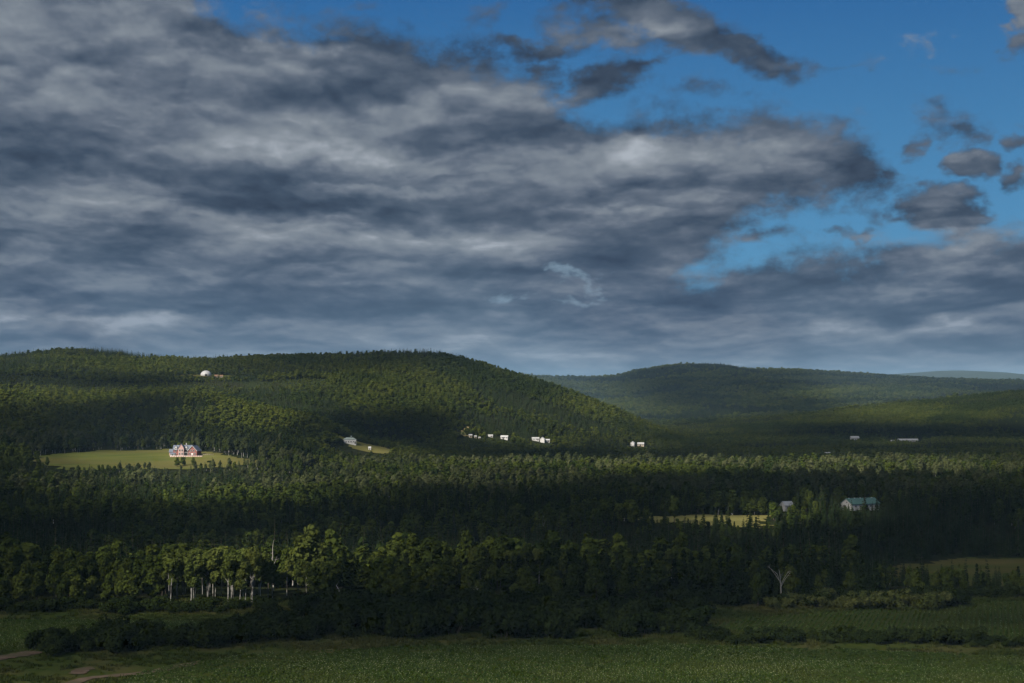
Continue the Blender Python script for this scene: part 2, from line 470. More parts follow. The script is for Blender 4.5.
def leaf_mat(name, dark, light, patch, patch_scale=0.012, trans=0.3, detail=1.2, patch_lo=0.46, patch_hi=0.62):
    """foliage: one tone per plant, patches of other tones through the wood, lighter and darker sprays"""
    m, nt, out = material(name)
    oi = nt.nodes.new('ShaderNodeObjectInfo')
    r = Ex(nt, oi.outputs['Random'])
    c = mixc(nt, r, dark, light)
    if patch: c = mixc(nt, noise(nt, oi.outputs['Location'], patch_scale, 3, 0.6).ramp(patch_lo, patch_hi) * 0.8, c, patch)
    n = noise(nt, obj_coord(nt), detail, 2, 0.6).ramp(0.25, 0.75, 0.65, 1.35)
    sc = nt.nodes.new('ShaderNodeVectorMath'); sc.operation = 'SCALE'
    nt.links.new(c, sc.inputs[0]); nt.links.new(n.so, sc.inputs[3])
    d = nt.nodes.new('ShaderNodeBsdfDiffuse'); t = nt.nodes.new('ShaderNodeBsdfTranslucent')
    nt.links.new(sc.outputs[0], d.inputs[0]); nt.links.new(sc.outputs[0], t.inputs[0])
    mx = nt.nodes.new('ShaderNodeMixShader'); mx.inputs[0].default_value = trans
    nt.links.new(d.outputs[0], mx.inputs[1]); nt.links.new(t.outputs[0], mx.inputs[2])
    nt.links.new(mx.outputs[0], out.inputs[0])
    return m
def plain(name, col, rough=0.7, spec=0.3, var=0.12, scale=0.8, metal=0.0):
    a = tuple(c * (1 - var) for c in col); b = tuple(min(1, c * (1 + var)) for c in col)
    m, nt, out = material(name)
    c = mixc(nt, noise(nt, obj_coord(nt), scale, 5, 0.6).ramp(0.3, 0.7), a, b)
    s = nt.nodes.new('ShaderNodeBsdfPrincipled')
    nt.links.new(c, s.inputs['Base Color'])
    s.inputs['Roughness'].default_value = rough; s.inputs['Specular IOR Level'].default_value = spec; s.inputs['Metallic'].default_value = metal
    nt.links.new(s.outputs[0], out.inputs[0])
    return m

M = {}
M['broadleaf'] = leaf_mat('broadleaf', (.058, .082, .016), (.090, .110, .021), (.030, .050, .012), patch_lo=.48)
M['birch_leaf'] = leaf_mat('birch leaf', (.082, .108, .024), (.112, .130, .030), None)
M['needles'] = leaf_mat('needles', (.013, .025, .008), (.027, .042, .012), (.022, .032, .008), trans=0.1)
M['shrub'] = leaf_mat('shrub leaf', (.017, .029, .007), (.034, .048, .011), None, trans=0.2, detail=0.9)
M['far_leaf'] = leaf_mat('far leaf', (.078, .104, .018), (.120, .136, .025), (.034, .056, .014), patch_scale=0.006, trans=.45)
M['pale_poplar'] = leaf_mat('pale poplar', (.088, .104, .040), (.125, .136, .058), (.060, .078, .026), patch_scale=.015)
M['bark'] = rough_mat('bark', (.07, .055, .04), (.14, .12, .095), 3.0)
M['birch_bark'] = rough_mat('birch bark', (.55, .53, .48), (.42, .40, .36), 2.0, (.12, .11, .10), 1.2, stretch=(1, 1, .7))
M['dead_wood'] = rough_mat('dead wood', (.50, .46, .40), (.36, .33, .28), 3.0)
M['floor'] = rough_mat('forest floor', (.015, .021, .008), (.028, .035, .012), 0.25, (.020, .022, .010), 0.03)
M['meadow'] = rough_mat('meadow', (.068, .090, .020), (.126, .128, .034), 0.05, (.122, .112, .036), 0.020, stretch=(.22, 1, 1))
M['hay'] = rough_mat('hay field', (.15, .145, .045), (.21, .185, .065), 0.05, stretch=(.3, 1, 1))
M['rough_pasture'] = rough_mat('rough pasture', (.070, .072, .020), (.11, .085, .030), 0.05, (.055, .070, .016), 0.03, stretch=(.35, 1, 1))
M['crop_soil'] = rough_mat('crop soil', (.036, .050, .012), (.058, .066, .018), 0.5, (.048, .060, .014), 0.04)
M['grass_verge'] = rough_mat('grass verge', (.036, .056, .012), (.060, .075, .018), 0.4, (.080, .078, .026), 0.06)
M['dirt'] = rough_mat('dirt', (.11, .080, .056), (.17, .12, .085), 0.6, (.10, .085, .05), 0.2)
M['gravel'] = rough_mat('gravel', (.34, .30, .22), (.24, .20, .13), 0.3)

# ------------------------------------------------------------------ terrain
def build_terrain():
    a = np.concatenate([np.linspace(-180, -36, 25)[:-1], np.linspace(-36, 36, 420), np.linspace(36, 180, 25)[1:]])
    a = np.radians(a)
    r = 3.0 * np.exp(np.linspace(0, math.log(14000 / 3.0), 560))
    A, Rr = np.meshgrid(a, r, indexing='ij')
    x, y = np.sin(A) * Rr, np.cos(A) * Rr
    z = ground(x, y)
    n, k = A.shape
    V = np.stack([x, y, z], -1).reshape(-1, 3)
    i, j = np.meshgrid(np.arange(n - 1), np.arange(k - 1), indexing='ij')
    q = (i * k + j).ravel()
    F = np.stack([q, q + 1, q + k + 1, q + k], -1)
    F = F[:, ::-1]
    # close the middle
    V = np.vstack([V, [[0, 0, gz(0, 0)]]])
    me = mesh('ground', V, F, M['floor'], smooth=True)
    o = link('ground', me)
    tag(o, kind='structure')
build_terrain()

def sheet(name, poly, mat, lift=0.25, step=6.0, kind='structure', wob=0.0, seed=0):
    """a cover of the ground inside a polygon of world points, clipped cell by cell with a wavering edge"""
    P = np.asarray(poly, float)
    x0, y0 = P.min(0); x1, y1 = P.max(0)
    nx, ny = max(2, int((x1 - x0) / step) + 2), max(2, int((y1 - y0) / step) + 2)
    gx, gy = np.linspace(x0 - step, x1 + step, nx + 2), np.linspace(y0 - step, y1 + step, ny + 2)
    X, Y = np.meshgrid(gx, gy, indexing='ij')
    ins = inside(P, X + (fbm(X / 14, Y / 14, seed + 3, 3) - .5) * wob, Y + (fbm(X / 14, Y / 14, seed + 9, 3) - .5) * wob)
    n, k = X.shape
    keep = ins[:-1, :-1] & ins[1:, :-1] & ins[1:, 1:] & ins[:-1, 1:]
    i, j = np.nonzero(keep)
    q = i * k + j
    F = np.stack([q, q + k, q + k + 1, q + 1], -1)
    used, inv = np.unique(F, return_inverse=True)
    V = np.stack([X, Y, ground(X, Y) + lift], -1).reshape(-1, 3)[used]
    o = link(name, mesh(name, V, inv.reshape(F.shape), mat, smooth=True))
    tag(o, kind=kind)
    return o
def inside(P, X, Y):
    res = np.zeros(X.shape, bool)
    n = len(P)
    for a in range(n):
        (xa, ya), (xb, yb) = P[a], P[(a + 1) % n]
        c = (ya > Y) != (yb > Y)
        res ^= c & (X < (xb - xa) * (Y - ya) / (yb - ya + 1e-12) + xa)
    return res
def ppoly(pts): return [spot(*p) for p in pts]

MEADOW = ppoly([(24, 458), (60, 453.5), (120, 450.5), (175, 449), (215, 452), (238, 456), (256, 461), (252, 465), (236, 469), (180, 470), (110, 472), (60, 472), (38, 465)])
HAY = [((px - PX0) * D / FPX, D) for px, D in [(612, 788), (650, 770), (700, 745), (762, 748), (772, 775), (765, 815), (700, 818), (640, 805)]]
PASTURE = [((px - PX0) * D / FPX, D) for px, D in [(868, 600), (880, 560), (960, 500), (1090, 490), (1100, 640), (960, 640)]]
BARN_LAWN = [((px - PX0) * D / FPX, D) for px, D in [(336, 1470), (350, 1436), (384, 1440), (402, 1462), (392, 1480), (360, 1478)]]
TERRACE = [((px - PX0) * D / FPX, D) for px, D in [(160, 1806), (206, 1834), (236, 1842), (240, 1866), (200, 1862), (165, 1830)]]
TERRACE_LINE = [(-470, 1742), (-384, 1765), (-309, 1798), (-258, 1838), (-230, 1845)]
sheet('meadow', MEADOW, M['meadow'], 0.5, 3.5, wob=26)
sheet('hay_field', HAY, M['hay'], 0.4, 3.0, wob=24)
sheet('pasture', PASTURE, M['rough_pasture'], 0.4, 5.0, wob=10)
sheet('barn_lawn', BARN_LAWN, M['meadow'], 0.5, 4.0, wob=10)
sheet('hill_clearing', TERRACE, M['rough_pasture'], 0.6, 6.0, wob=14)
# fields of the foreground
def W(px, D): return ((px - PX0) * D / FPX, D)
def G(px, py):                       # on the level ground of the near fields
    return W(px, 51.0 * FPX / (py - HORIZON))
FORE_FIELD = [G(120, 683), G(150, 668), G(260, 652), G(420, 645), G(700, 643.5), G(860, 648), G(1090, 658), (160, 215), (-50, 215)]
LEFT_FIELD = [G(-60, 650), G(-60, 619), G(120, 619), G(235, 621), G(245, 626), G(190, 632), G(70, 640), G(40, 650)]
RIGHT_FIELD = [G(690, 627), G(760, 616), G(880, 608), G(1000, 601), G(1090, 598), G(1090, 637), G(930, 636), G(800, 633)]
sheet('verge', [G(-120, 740), G(-120, 606), G(1150, 596), G(1150, 740)], M['grass_verge'], 0.05, 4.0)
sheet('crop_field', FORE_FIELD, M['crop_soil'], 0.12, 2.5, wob=3)
sheet('crop_field', LEFT_FIELD, M['crop_soil'], 0.12, 2.5, wob=3)
sheet('crop_field', RIGHT_FIELD, M['crop_soil'], 0.12, 2.5, wob=3)
def ribbon(name, pts, w, mat, lift=0.2):
    pts = np.asarray(pts, float); V = []; 
    t = np.linspace(0, len(pts) - 1, 60)
    xs = np.interp(t, np.arange(len(pts)), pts[:, 0]); ys = np.interp(t, np.arange(len(pts)), pts[:, 1])
    k = np.ones(7) / 7
    xs[3:-3] = np.convolve(xs, k, 'valid'); ys[3:-3] = np.convolve(ys, k, 'valid')
    dx, dy = np.gradient(xs), np.gradient(ys); L = np.hypot(dx, dy) + 1e-9
    for i in range(60):
        ww = w * (0.75 + 0.5 * vnoise(i * 0.4, 0.0, 5))
        for s in (-1, -.33, .33, 1):
            x, y = xs[i] - dy[i] / L[i] * ww * s / 2, ys[i] + dx[i] / L[i] * ww * s / 2
            V.append((x, y, gz(x, y) + lift))
    F = [(4 * i + c, 4 * i + c + 1, 4 * i + c + 5, 4 * i + c + 4) for i in range(59) for c in range(3)]
    o = link(name, mesh(name, V, F, mat, smooth=True)); tag(o, kind='structure'); return o
ribbon('dirt_path', [G(-40, 661), G(0, 657), G(25, 653), G(40, 650)], 4.5, M['dirt'])
ribbon('dirt_path', [G(40, 700), G(70, 683), G(90, 676), G(112, 674), G(150, 671), G(205, 660)], 2.6, M['dirt'])
ribbon('dirt_path', [G(80, 672), G(86, 667), G(97, 666)], 3.0, M['dirt'])
# ------------------------------------------------------------------ clouds out of view, shaped for the shadows they throw on the land
def sunlight(px, py):
    """share of the sun that gets through, laid out over the land as the photograph shows it"""
    w = lambda cx, cy, rx, ry, soft=0.45: sstep(1 + soft, 1 - soft, np.sqrt(((px - cx) / rx) ** 2 + ((py - cy) / ry) ** 2))
    S = pch(py, [(330, .45), (440, .30), (462, .16), (480, .03), (545, .03), (600, .06), (683, .10)])
    for cx, cy, rx, ry, v in [
            # far and right hills
            (760, 390, 240, 30, .30), (700, 382, 90, 4, .15), (660, 396, 60, 8, .12), (860, 392, 70, 6, .9), (700, 412, 50, 4, .7), (960, 405, 110, 13, .60), (900, 410, 60, 5, .7),
            (890, 430, 210, 6.5, .02), (720, 428, 60, 5, .35), (860, 446, 200, 8, .10), (893, 440, 40, 3, .28),
            # near hill
            (120, 361, 190, 9, .70), (90, 378, 130, 4, .05), (60, 391, 125, 10, 1.0), (170, 393, 60, 8, .30), (240, 384, 70, 10, .9), (210, 375, 24, 4, 1.),
            (110, 425, 130, 24, .07), (255, 413, 85, 18, .85), (300, 360, 110, 8, .35), (420, 356, 90, 9, .25), (330, 386, 90, 14, .95), (450, 385, 90, 22, .80), (560, 410, 90, 25, .85), (505, 425, 70, 10, .6), (640, 422, 30, 8, .5),
            (370, 425, 85, 17, .02), (440, 442, 60, 6, .03), (465, 430, 14, 12, .8),
            # foot of the hill
            (560, 452, 150, 7, .05), (522, 437, 46, 5, .62), (637, 443, 20, 5, .55), (352, 443, 30, 9, 1.), (395, 449, 30, 6, .6),
            (138, 460, 125, 11, .50), (225, 460, 50, 8, .72), (188, 449, 34, 13, .66), (20, 452, 30, 10, .05),
            (560, 466, 330, 7.5, .55), (860, 467, 190, 7, .60), (180, 488, 150, 18, .66), (420, 477, 170, 11, .46), (40, 492, 60, 14, .25), (560, 476, 120, 6, .25),
            (980, 483, 90, 6, .10),
            # the dark belt with its bright spots
            (712, 521, 52, 6, .75), (860, 507, 27, 11, .9), (789, 512, 24, 12, 1.0), (985, 562, 110, 14, .16),
            # the nearest trees and fields
            (70, 588, 190, 16, .10), (60, 572, 130, 10, .26), (212, 580, 60, 24, .66), (305, 565, 45, 28, .60), (470, 562, 110, 20, .34), (640, 572, 90, 20, .10), (360, 590, 40, 18, .02), (875, 594, 90, 12, .20), (120, 621, 170, 10, .50), (860, 620, 220, 16, .36), (620, 672, 560, 24, .46), (60, 665, 60, 14, .22), (430, 620, 260, 13, .03), (150, 634, 95, 7, .04), (840, 635, 170, 4, .06), (500, 594, 130, 13, .02), (670, 590, 100, 16, .04)]:
        k = w(cx, cy, rx, ry)
        S = S * (1 - k) + v * k
    return S

def build_shade_clouds():
    A, step = 1350.0, 11.0
    gx = np.arange(-3700, 1700, step); gy = np.arange(-1300, 4350, step)
    X, Y = np.meshgrid(gx, gy, indexing='ij')
    s = np.array(SUN_DIR)
    z = np.zeros_like(X)
    for _ in range(12):
        t = (A - z) / s[2]
        hx, hy = X - s[0] * t, Y - s[1] * t
        open_ = np.zeros(hx.shape, bool)
        for Q in (MEADOW, HAY, PASTURE, BARN_LAWN): open_ |= inside(np.asarray(Q), hx, hy)
        z = 0.5 * z + 0.5 * (ground(hx, np.clip(hy, 0, 7000)) + np.where(open_, 0.0, 8.0 * sstep(330, 430, hy)))
    px, py = project(hx, np.maximum(hy, 150), z)
    # ragged edges
    wx = (fbm(hx / 60, hy / 60, 31, 4) - .5); wy = (fbm(hx / 60, hy / 60, 41, 4) - .5)
    kx = 1500.0 / np.maximum(hy, 250)
    S = sunlight(px + wx * 30 * kx, py + wy * 30 * kx * 0.18)
    S = S * np.where(S > .8, 1.3, 1.25) * (0.72 + 0.56 * fbm(hx / 90, hy / 90, 51, 4))
    out = sstep(0.42, 0.55, np.abs(hx) / np.maximum(hy, 1)) * sstep(250, 600, np.abs(hx))
    S = S * (1 - out) + out * np.clip((fbm(hx / 500, hy / 500, 61, 4) - .42) * 5, 0.05, 1)
    edge = np.minimum(np.minimum(X - gx[0], gx[-1] - X), np.minimum(Y - gy[0], gy[-1] - Y))
    S = np.clip(np.maximum(S, 1 - sstep(0, 300, edge)), 0.02, 1.0)
    thick = (1 - S)
    body = np.clip(thick - 0.05, 0, 1)
    top = A + 5 + body * (14 + 34 * fbm(X / 90, Y / 90, 71, 4))
    bot = A - 5 - body * (8 + 16 * fbm(X / 70, Y / 70, 81, 3))
    n, k = X.shape
    keep = (thick > 0.04)
    keep = keep[:-1, :-1] | keep[1:, :-1] | keep[1:, 1:] | keep[:-1, 1:]
    i, j = np.nonzero(keep)
    q = i * k + j
    F1 = np.stack([q, q + k, q + k + 1, q + 1], -1)
    N = n * k
    F2 = F1[:, ::-1] + N
    V = np.vstack([np.stack([X, Y, top], -1).reshape(-1, 3), np.stack([X, Y, bot], -1).reshape(-1, 3)])
    # walls along the rims
    Kp = np.zeros((n + 1, k + 1), bool); Kp[1:n, 1:k] = keep
    Fw = []
    a, b = np.nonzero(keep & ~Kp[0:n - 1, 1:k]); qa = a * k + b; Fw.append(np.stack([qa, qa + 1, qa + 1 + N, qa + N], -1))
    a, b = np.nonzero(keep & ~Kp[2:n + 1, 1:k]); qa = (a + 1) * k + b; Fw.append(np.stack([qa + 1, qa, qa + N, qa + 1 + N], -1))
    a, b = np.nonzero(keep & ~Kp[1:n, 0:k - 1]); qa = a * k + b; Fw.append(np.stack([qa + k, qa, qa + N, qa + k + N], -1))
    a, b = np.nonzero(keep & ~Kp[1:n, 2:k + 1]); qa = a * k + b + 1; Fw.append(np.stack([qa, qa + k, qa + k + N, qa + N], -1))
    F = np.vstack([F1, F2] + Fw)
    used, inv = np.unique(F, return_inverse=True)
    m, nt, out_ = material('cloud')
    at = nt.nodes.new('ShaderNodeAttribute'); at.attribute_name = 'thin'
    thin = Ex(nt, at.outputs['Fac'])
    tr = nt.nodes.new('ShaderNodeBsdfTransparent')
    d = nt.nodes.new('ShaderNodeBsdfDiffuse'); d.inputs[0].default_value = (.60, .61, .63, 1)
    t = nt.nodes.new('ShaderNodeBsdfTranslucent'); t.inputs[0].default_value = (.60, .62, .64, 1)
    mx = nt.nodes.new('ShaderNodeMixShader'); mx.inputs[0].default_value = 0.5
    nt.links.new(d.outputs[0], mx.inputs[1]); nt.links.new(t.outputs[0], mx.inputs[2])
    m2 = nt.nodes.new('ShaderNodeMixShader')
    nt.links.new(thin.so, m2.inputs[0]); nt.links.new(mx.outputs[0], m2.inputs[1]); nt.links.new(tr.outputs[0], m2.inputs[2])
    nt.links.new(m2.outputs[0], out_.inputs[0])
    me = mesh('shade_clouds', V[used], inv.reshape(F.shape), m, smooth=True)
    th = np.sqrt(S).ravel(); th = np.concatenate([th, th])[used]
    at_ = me.attributes.new('thin', 'FLOAT', 'POINT'); at_.data.foreach_set('value', th.astype(np.float32))
    o = link('shade_clouds', me)
    tag(o, kind='stuff')
build_shade_clouds()
# ------------------------------------------------------------------ plants: shapes
class Geo:
    def __init__(s): s.V = []; s.F = []; s.n = 0
    def add(s, V, F):
        V = np.asarray(V, float); F = np.asarray(F)
        s.V.append(V); s.F.append(F + s.n); s.n += len(V)
    def quads(s, P, Nrm, size, aspect=1.0, r=None):
        """leaf sprays: one bent quad each at P, facing Nrm"""
        r = r or rng
        n = len(P)
        a = r.normal(size=(n, 3)); t = np.cross(Nrm, a); t /= np.linalg.norm(t, axis=1, keepdims=True) + 1e-9
        b = np.cross(Nrm, t)
        sz = (np.asarray(size) * np.ones(n))[:, None]
        k = r.uniform(.7, 1.3, (n, 4, 1))
        c = np.stack([P + (-t - b * aspect) * sz * .5 * k[:, 0], P + (t - b * aspect) * sz * .5 * k[:, 1],
                      P + (t + b * aspect) * sz * .5 * k[:, 2], P + (-t + b * aspect) * sz * .5 * k[:, 3]], 1)
        s.add(c.reshape(-1, 3), np.arange(4 * n).reshape(n, 4))
    def tube(s, pts, rad, seg=6):
        pts = np.asarray(pts, float); n = len(pts)
        rad = np.asarray(rad) * np.ones(n)
        d = np.gradient(pts, axis=0); d /= np.linalg.norm(d, axis=1, keepdims=True) + 1e-9
        ref = np.where(np.abs(d[:, 2:3]) > .9, np.array([[1., 0, 0]]), np.array([[0., 0, 1]]))
        u = np.cross(d, ref); u /= np.linalg.norm(u, axis=1, keepdims=True) + 1e-9
        v = np.cross(d, u)
        an = np.linspace(0, 2 * np.pi, seg, endpoint=False)
        V = pts[:, None] + (u[:, None] * np.cos(an)[None, :, None] + v[:, None] * np.sin(an)[None, :, None]) * rad[:, None, None]
        F = []
        for i in range(n - 1):
            for j in range(seg):
                F.append((i * seg + j, i * seg + (j + 1) % seg, (i + 1) * seg + (j + 1) % seg, (i + 1) * seg + j))
        s.add(V.reshape(-1, 3), F)
    def box(s, x0, x1, y0, y1, z0, z1):
        V = [(x0, y0, z0), (x1, y0, z0), (x1, y1, z0), (x0, y1, z0), (x0, y0, z1), (x1, y0, z1), (x1, y1, z1), (x0, y1, z1)]
        s.add(V, [(3, 2, 1, 0), (4, 5, 6, 7), (0, 1, 5, 4), (1, 2, 6, 5), (2, 3, 7, 6), (3, 0, 4, 7)])
    def mesh(s, name, mat, smooth=False):
        return mesh(name, np.vstack(s.V), np.vstack(s.F).astype(np.int32), mat, smooth)

def unit(v): return v / (np.linalg.norm(v, axis=-1, keepdims=True) + 1e-9)

def lobes(seed, h0, h1, rad, n, r):
    """ellipsoids that together make an uneven crown"""
    L = [((0, 0, (h0 + h1) / 2), (rad * .62, rad * .62, (h1 - h0) * .46))]
    for k in range(n):
        t = r.uniform(0.0, 1.0); a = r.uniform(0, 2 * np.pi)
        w = math.sin(math.pi * (0.15 + 0.8 * t) ** 0.9)
        d = rad * w * r.uniform(.35, .75)
        q = rad * r.uniform(.28, .50)
        L.append(((math.cos(a) * d, math.sin(a) * d, h0 + (h1 - h0) * (0.08 + 0.86 * t)), (q, q, q * r.uniform(.7, 1.1))))
    return L
def lobe_points(L, n, r, up=.35):
    vol = np.array([l[1][0] ** 2 for l in L]); pick = r.choice(len(L), n, p=vol / vol.sum())
    d = unit(r.normal(size=(n, 3)))
    C = np.array([l[0] for l in L])[pick]; S = np.array([l[1] for l in L])[pick]
    k = r.uniform(.35, 1.0, n)[:, None] ** .35
    P = C + d * S * k
    N = unit(d + np.array([0, 0, up]) + r.normal(size=(n, 3)) * .55)
    return P, N

def broadleaf(seed, h, rad, base=.18, n=1500, size=.55, nl=9, near=True):
    """(trunk, crown) of a leafy tree"""
    r = np.random.default_rng(seed)
    L = lobes(seed, h * base, h, rad, nl, r)
    c = Geo(); P, N = lobe_points(L, n, r, .35 if near else .9); c.quads(P, N, r.uniform(.6, 1.4, n) * size, 1.0, r)
    t = Geo()
    b = np.cumsum(r.normal(0, .12, (6, 2)), 0) * h / 15
    pts = np.column_stack([b, np.linspace(-.6, h * .8, 6)]); pts[0, :2] = 0
    t.tube(pts, np.linspace(h * .017, h * .004, 6), 7 if near else 4)
    if near:
        for l in L[1:]:
            z0 = max(h * base * .8, l[0][2] - r.uniform(1.0, 2.5)); f = np.clip(z0 / (h * .8), 0, 1) * 5
            i = int(min(4, f)); st = pts[i] + (pts[i + 1] - pts[i]) * (f - i)
            mid = (st + np.array(l[0])) / 2 + np.array([0, 0, -.3])
            t.tube([st, mid, l[0]], [h * .007, h * .004, h * .002], 5)
    return t, c

def birch(seed, h, rad, stems=1, n=1100, size=.5):
    r = np.random.default_rng(seed)
    t, c = Geo(), Geo()
    for k in range(stems):
        a = r.uniform(0, 6.28); lean = r.uniform(.3, 1.7) * (1 if stems > 1 else .5)
        hh = h * r.uniform(.85, 1.0)
        z = np.linspace(-.6, hh * .93, 7); q = (z / hh).clip(0) ** 1.3
        pts = np.column_stack([math.cos(a) * lean * q + r.normal(0, .05, 7), math.sin(a) * lean * q + r.normal(0, .05, 7), z])
        pts[0, :2] = pts[1, :2] = (math.cos(a) * .25 * (stems > 1), math.sin(a) * .25 * (stems > 1))
        t.tube(pts, np.linspace(.10, .03, 7) * h / 14, 7)
        L = [((pts[-1][0], pts[-1][1], hh * .80), (rad * .42, rad * .42, hh * .20))]
        for m_ in range(7):
            zz = hh * r.uniform(.48, .92); aa = r.uniform(0, 6.28); d = rad * r.uniform(.3, .75) * (1.25 - zz / hh) * 1.7
            i = int(np.clip(np.searchsorted(z, zz) - 1, 0, 5)); st = pts[i]
            e = np.array([st[0] + math.cos(aa) * d, st[1] + math.sin(aa) * d, zz])
            q_ = rad * r.uniform(.26, .42)
            L.append((tuple(e), (q_, q_, q_ * 1.1)))
            t.tube([[st[0], st[1], zz - 1.2], (np.array([st[0], st[1], zz - 1.2]) + e) / 2 + [0, 0, .1], e], [.05, .035, .015], 4)
        P, N = lobe_points(L, n // stems, r)
        c.quads(P, N, r.uniform(.6, 1.4, len(P)) * size, 1.0, r)
    return t, c

def conifer(seed, h, rad, whorls=20, near=True, bare=.06):
    """(trunk, crown) of a spruce or fir: drooping tiers of ragged branches"""
    r = np.random.default_rng(seed)
    t, c = Geo(), Geo()
    t.tube([(0, 0, -.6), (0, 0, h * .5), (0, 0, h)], [h * .013, h * .008, .02], 6 if near else 4)
    V, F = [], []
    for w in range(whorls):
        f = (w + r.uniform(-.3, .3)) / whorls
        z = h * (bare + (1 - bare) * f); f = min(max(f, 0), 1)
        R_ = rad * (1 - f) ** .85 * r.uniform(.75, 1.12) + .12
        nb = int((7 if near else 5) + 3 * (1 - f))
        for b in range(nb):
            a = r.uniform(0, 2 * np.pi); L = R_ * r.uniform(.7, 1.1)
            d = np.array([math.cos(a), math.sin(a), 0]); s_ = np.array([-d[1], d[0], 0])
            up = r.uniform(-.30, -.05) if f < .75 else r.uniform(.0, .5)
            wd = L * r.uniform(.26, .42) + .10
            p0 = np.array([0, 0, z]); p1 = p0 + d * L * .55 + np.array([0, 0, L * (up * .4 + .10)]); p2 = p0 + d * L + np.array([0, 0, L * up])
            dr = np.array([0, 0, -wd * .55])
            k = len(V)
            V += [p0, p1 - s_ * wd + dr, p1 + np.array([0, 0, .05]), p1 + s_ * wd + dr, p2 + r.normal(0, .06, 3)]
            F += [(k, k + 1, k + 2, k + 2), (k, k + 2, k + 3, k + 3), (k + 1, k + 4, k + 2, k + 2), (k + 2, k + 4, k + 3, k + 3)]
            if near:                                       # hanging twigs
                for e in (.35, .7, 1.0):
                    q = p0 + (p2 - p0) * e + s_ * r.uniform(-1, 1) * wd * .5
                    j = len(V); u = unit(r.normal(size=3) * np.array([1, 1, .2])) * r.uniform(.14, .30) * (1 + h / 20)
                    V += [q - u, q + u, q + u * .3 - np.array([0, 0, r.uniform(.3, .6)])]
                    F += [(j, j + 1, j + 2, j + 2)]
    tri = [f[:3] for f in F]
    me_t = np.array(tri, np.int32)
    c.V, c.F, c.n = [np.array(V)], [me_t], len(V)
    return t, c

def shrub(seed, h, rad, n=1300, size=.24):
    r = np.random.default_rng(seed)
    L = []
    for k in range(9):
        a = r.uniform(0, 6.28); d = rad * r.uniform(0, .8); q = rad * r.uniform(.32, .5)
        L.append(((math.cos(a) * d, math.sin(a) * d, h * r.uniform(.25, .72)), (q, q, h * r.uniform(.22, .34))))
    c = Geo(); P, N = lobe_points(L, n, r); P[:, 2] = np.maximum(P[:, 2], .05); c.quads(P, N, r.uniform(.6, 1.4, n) * size, 1.0, r)
    t = Geo()
    for l in L[:5]:
        t.tube([(l[0][0] * .15, l[0][1] * .15, -.3), (l[0][0] * .6, l[0][1] * .6, l[0][2] * .6), l[0]], [.05, .035, .015], 5)
    return t, c

def snag(seed, h, forks=4, spread=1.6):
    """bleached dead tree: a forked bare stem"""
    r = np.random.default_rng(seed); t = Geo()
    hz = h * .90
    stem = np.array([(0, 0, -.5), (r.normal(0, .12), 0, hz * .3), (r.normal(0, .2), 0, hz * .6), (r.normal(0, .25), 0, hz * .85), (r.normal(0, .3), 0, hz)])
    t.tube(stem, [.16, .14, .11, .08, .03], 7)
    b = []
    for k in range(forks):
        a = (k / forks) * 6.28 + r.uniform(-.7, .7); s = spread * r.uniform(.35, 1.15)
        zz = hz * r.uniform(.30, .72); st = np.array([np.interp(zz, stem[:, 2], stem[:, 0]), 0, zz])
        e = np.array([math.cos(a) * s, math.sin(a) * s * .6, min(h, zz + abs(s) * r.uniform(.6, 1.3) + h * .12)])
        kink = (st + e) / 2 + r.normal(0, .12, 3) * spread * .5
        g = Geo(); g.tube([st, kink, e], [.075, .055, .02], 5)
        for w in range(3):
            q = kink + (e - kink) * r.uniform(.1, .9); g.tube([q, q + unit(r.normal(size=3) + np.array([0, 0, .8])) * r.uniform(.4, 1.2)], [.032, .012], 4)
        b.append(g)
    return t, b
# ------------------------------------------------------------------ woods that read as one mass
def clear_of(x, y):
    ok = np.ones(x.shape, bool)
    wx = x + (fbm(x / 14, y / 14, 3, 3) - .5) * 24; wy = y + (fbm(x / 14, y / 14, 9, 3) - .5) * 24
    for P in (MEADOW, HAY, PASTURE, BARN_LAWN, TERRACE, SAND):
        ok &= ~inside(np.asarray(P), wx, wy)
    for (cx, cy, rx, ry) in GLADES:
        ok &= ((x - cx) / rx) ** 2 + ((y - cy) / ry) ** 2 > 1
    return ok
GLADES = []                      # filled by the buildings: open ground round them

def jitter_grid(y0, y1, step, wide, seed):
    r = np.random.default_rng(seed)
    ys = np.arange(y0, y1, step); P = []
    for y in ys:
        xs = np.arange(-wide * y - 20, wide * y + 20, step)
        P.append(np.column_stack([xs + r.uniform(-.5, .5, len(xs)) * step, y + r.uniform(-.5, .5, len(xs)) * step]))
    return np.vstack(P)

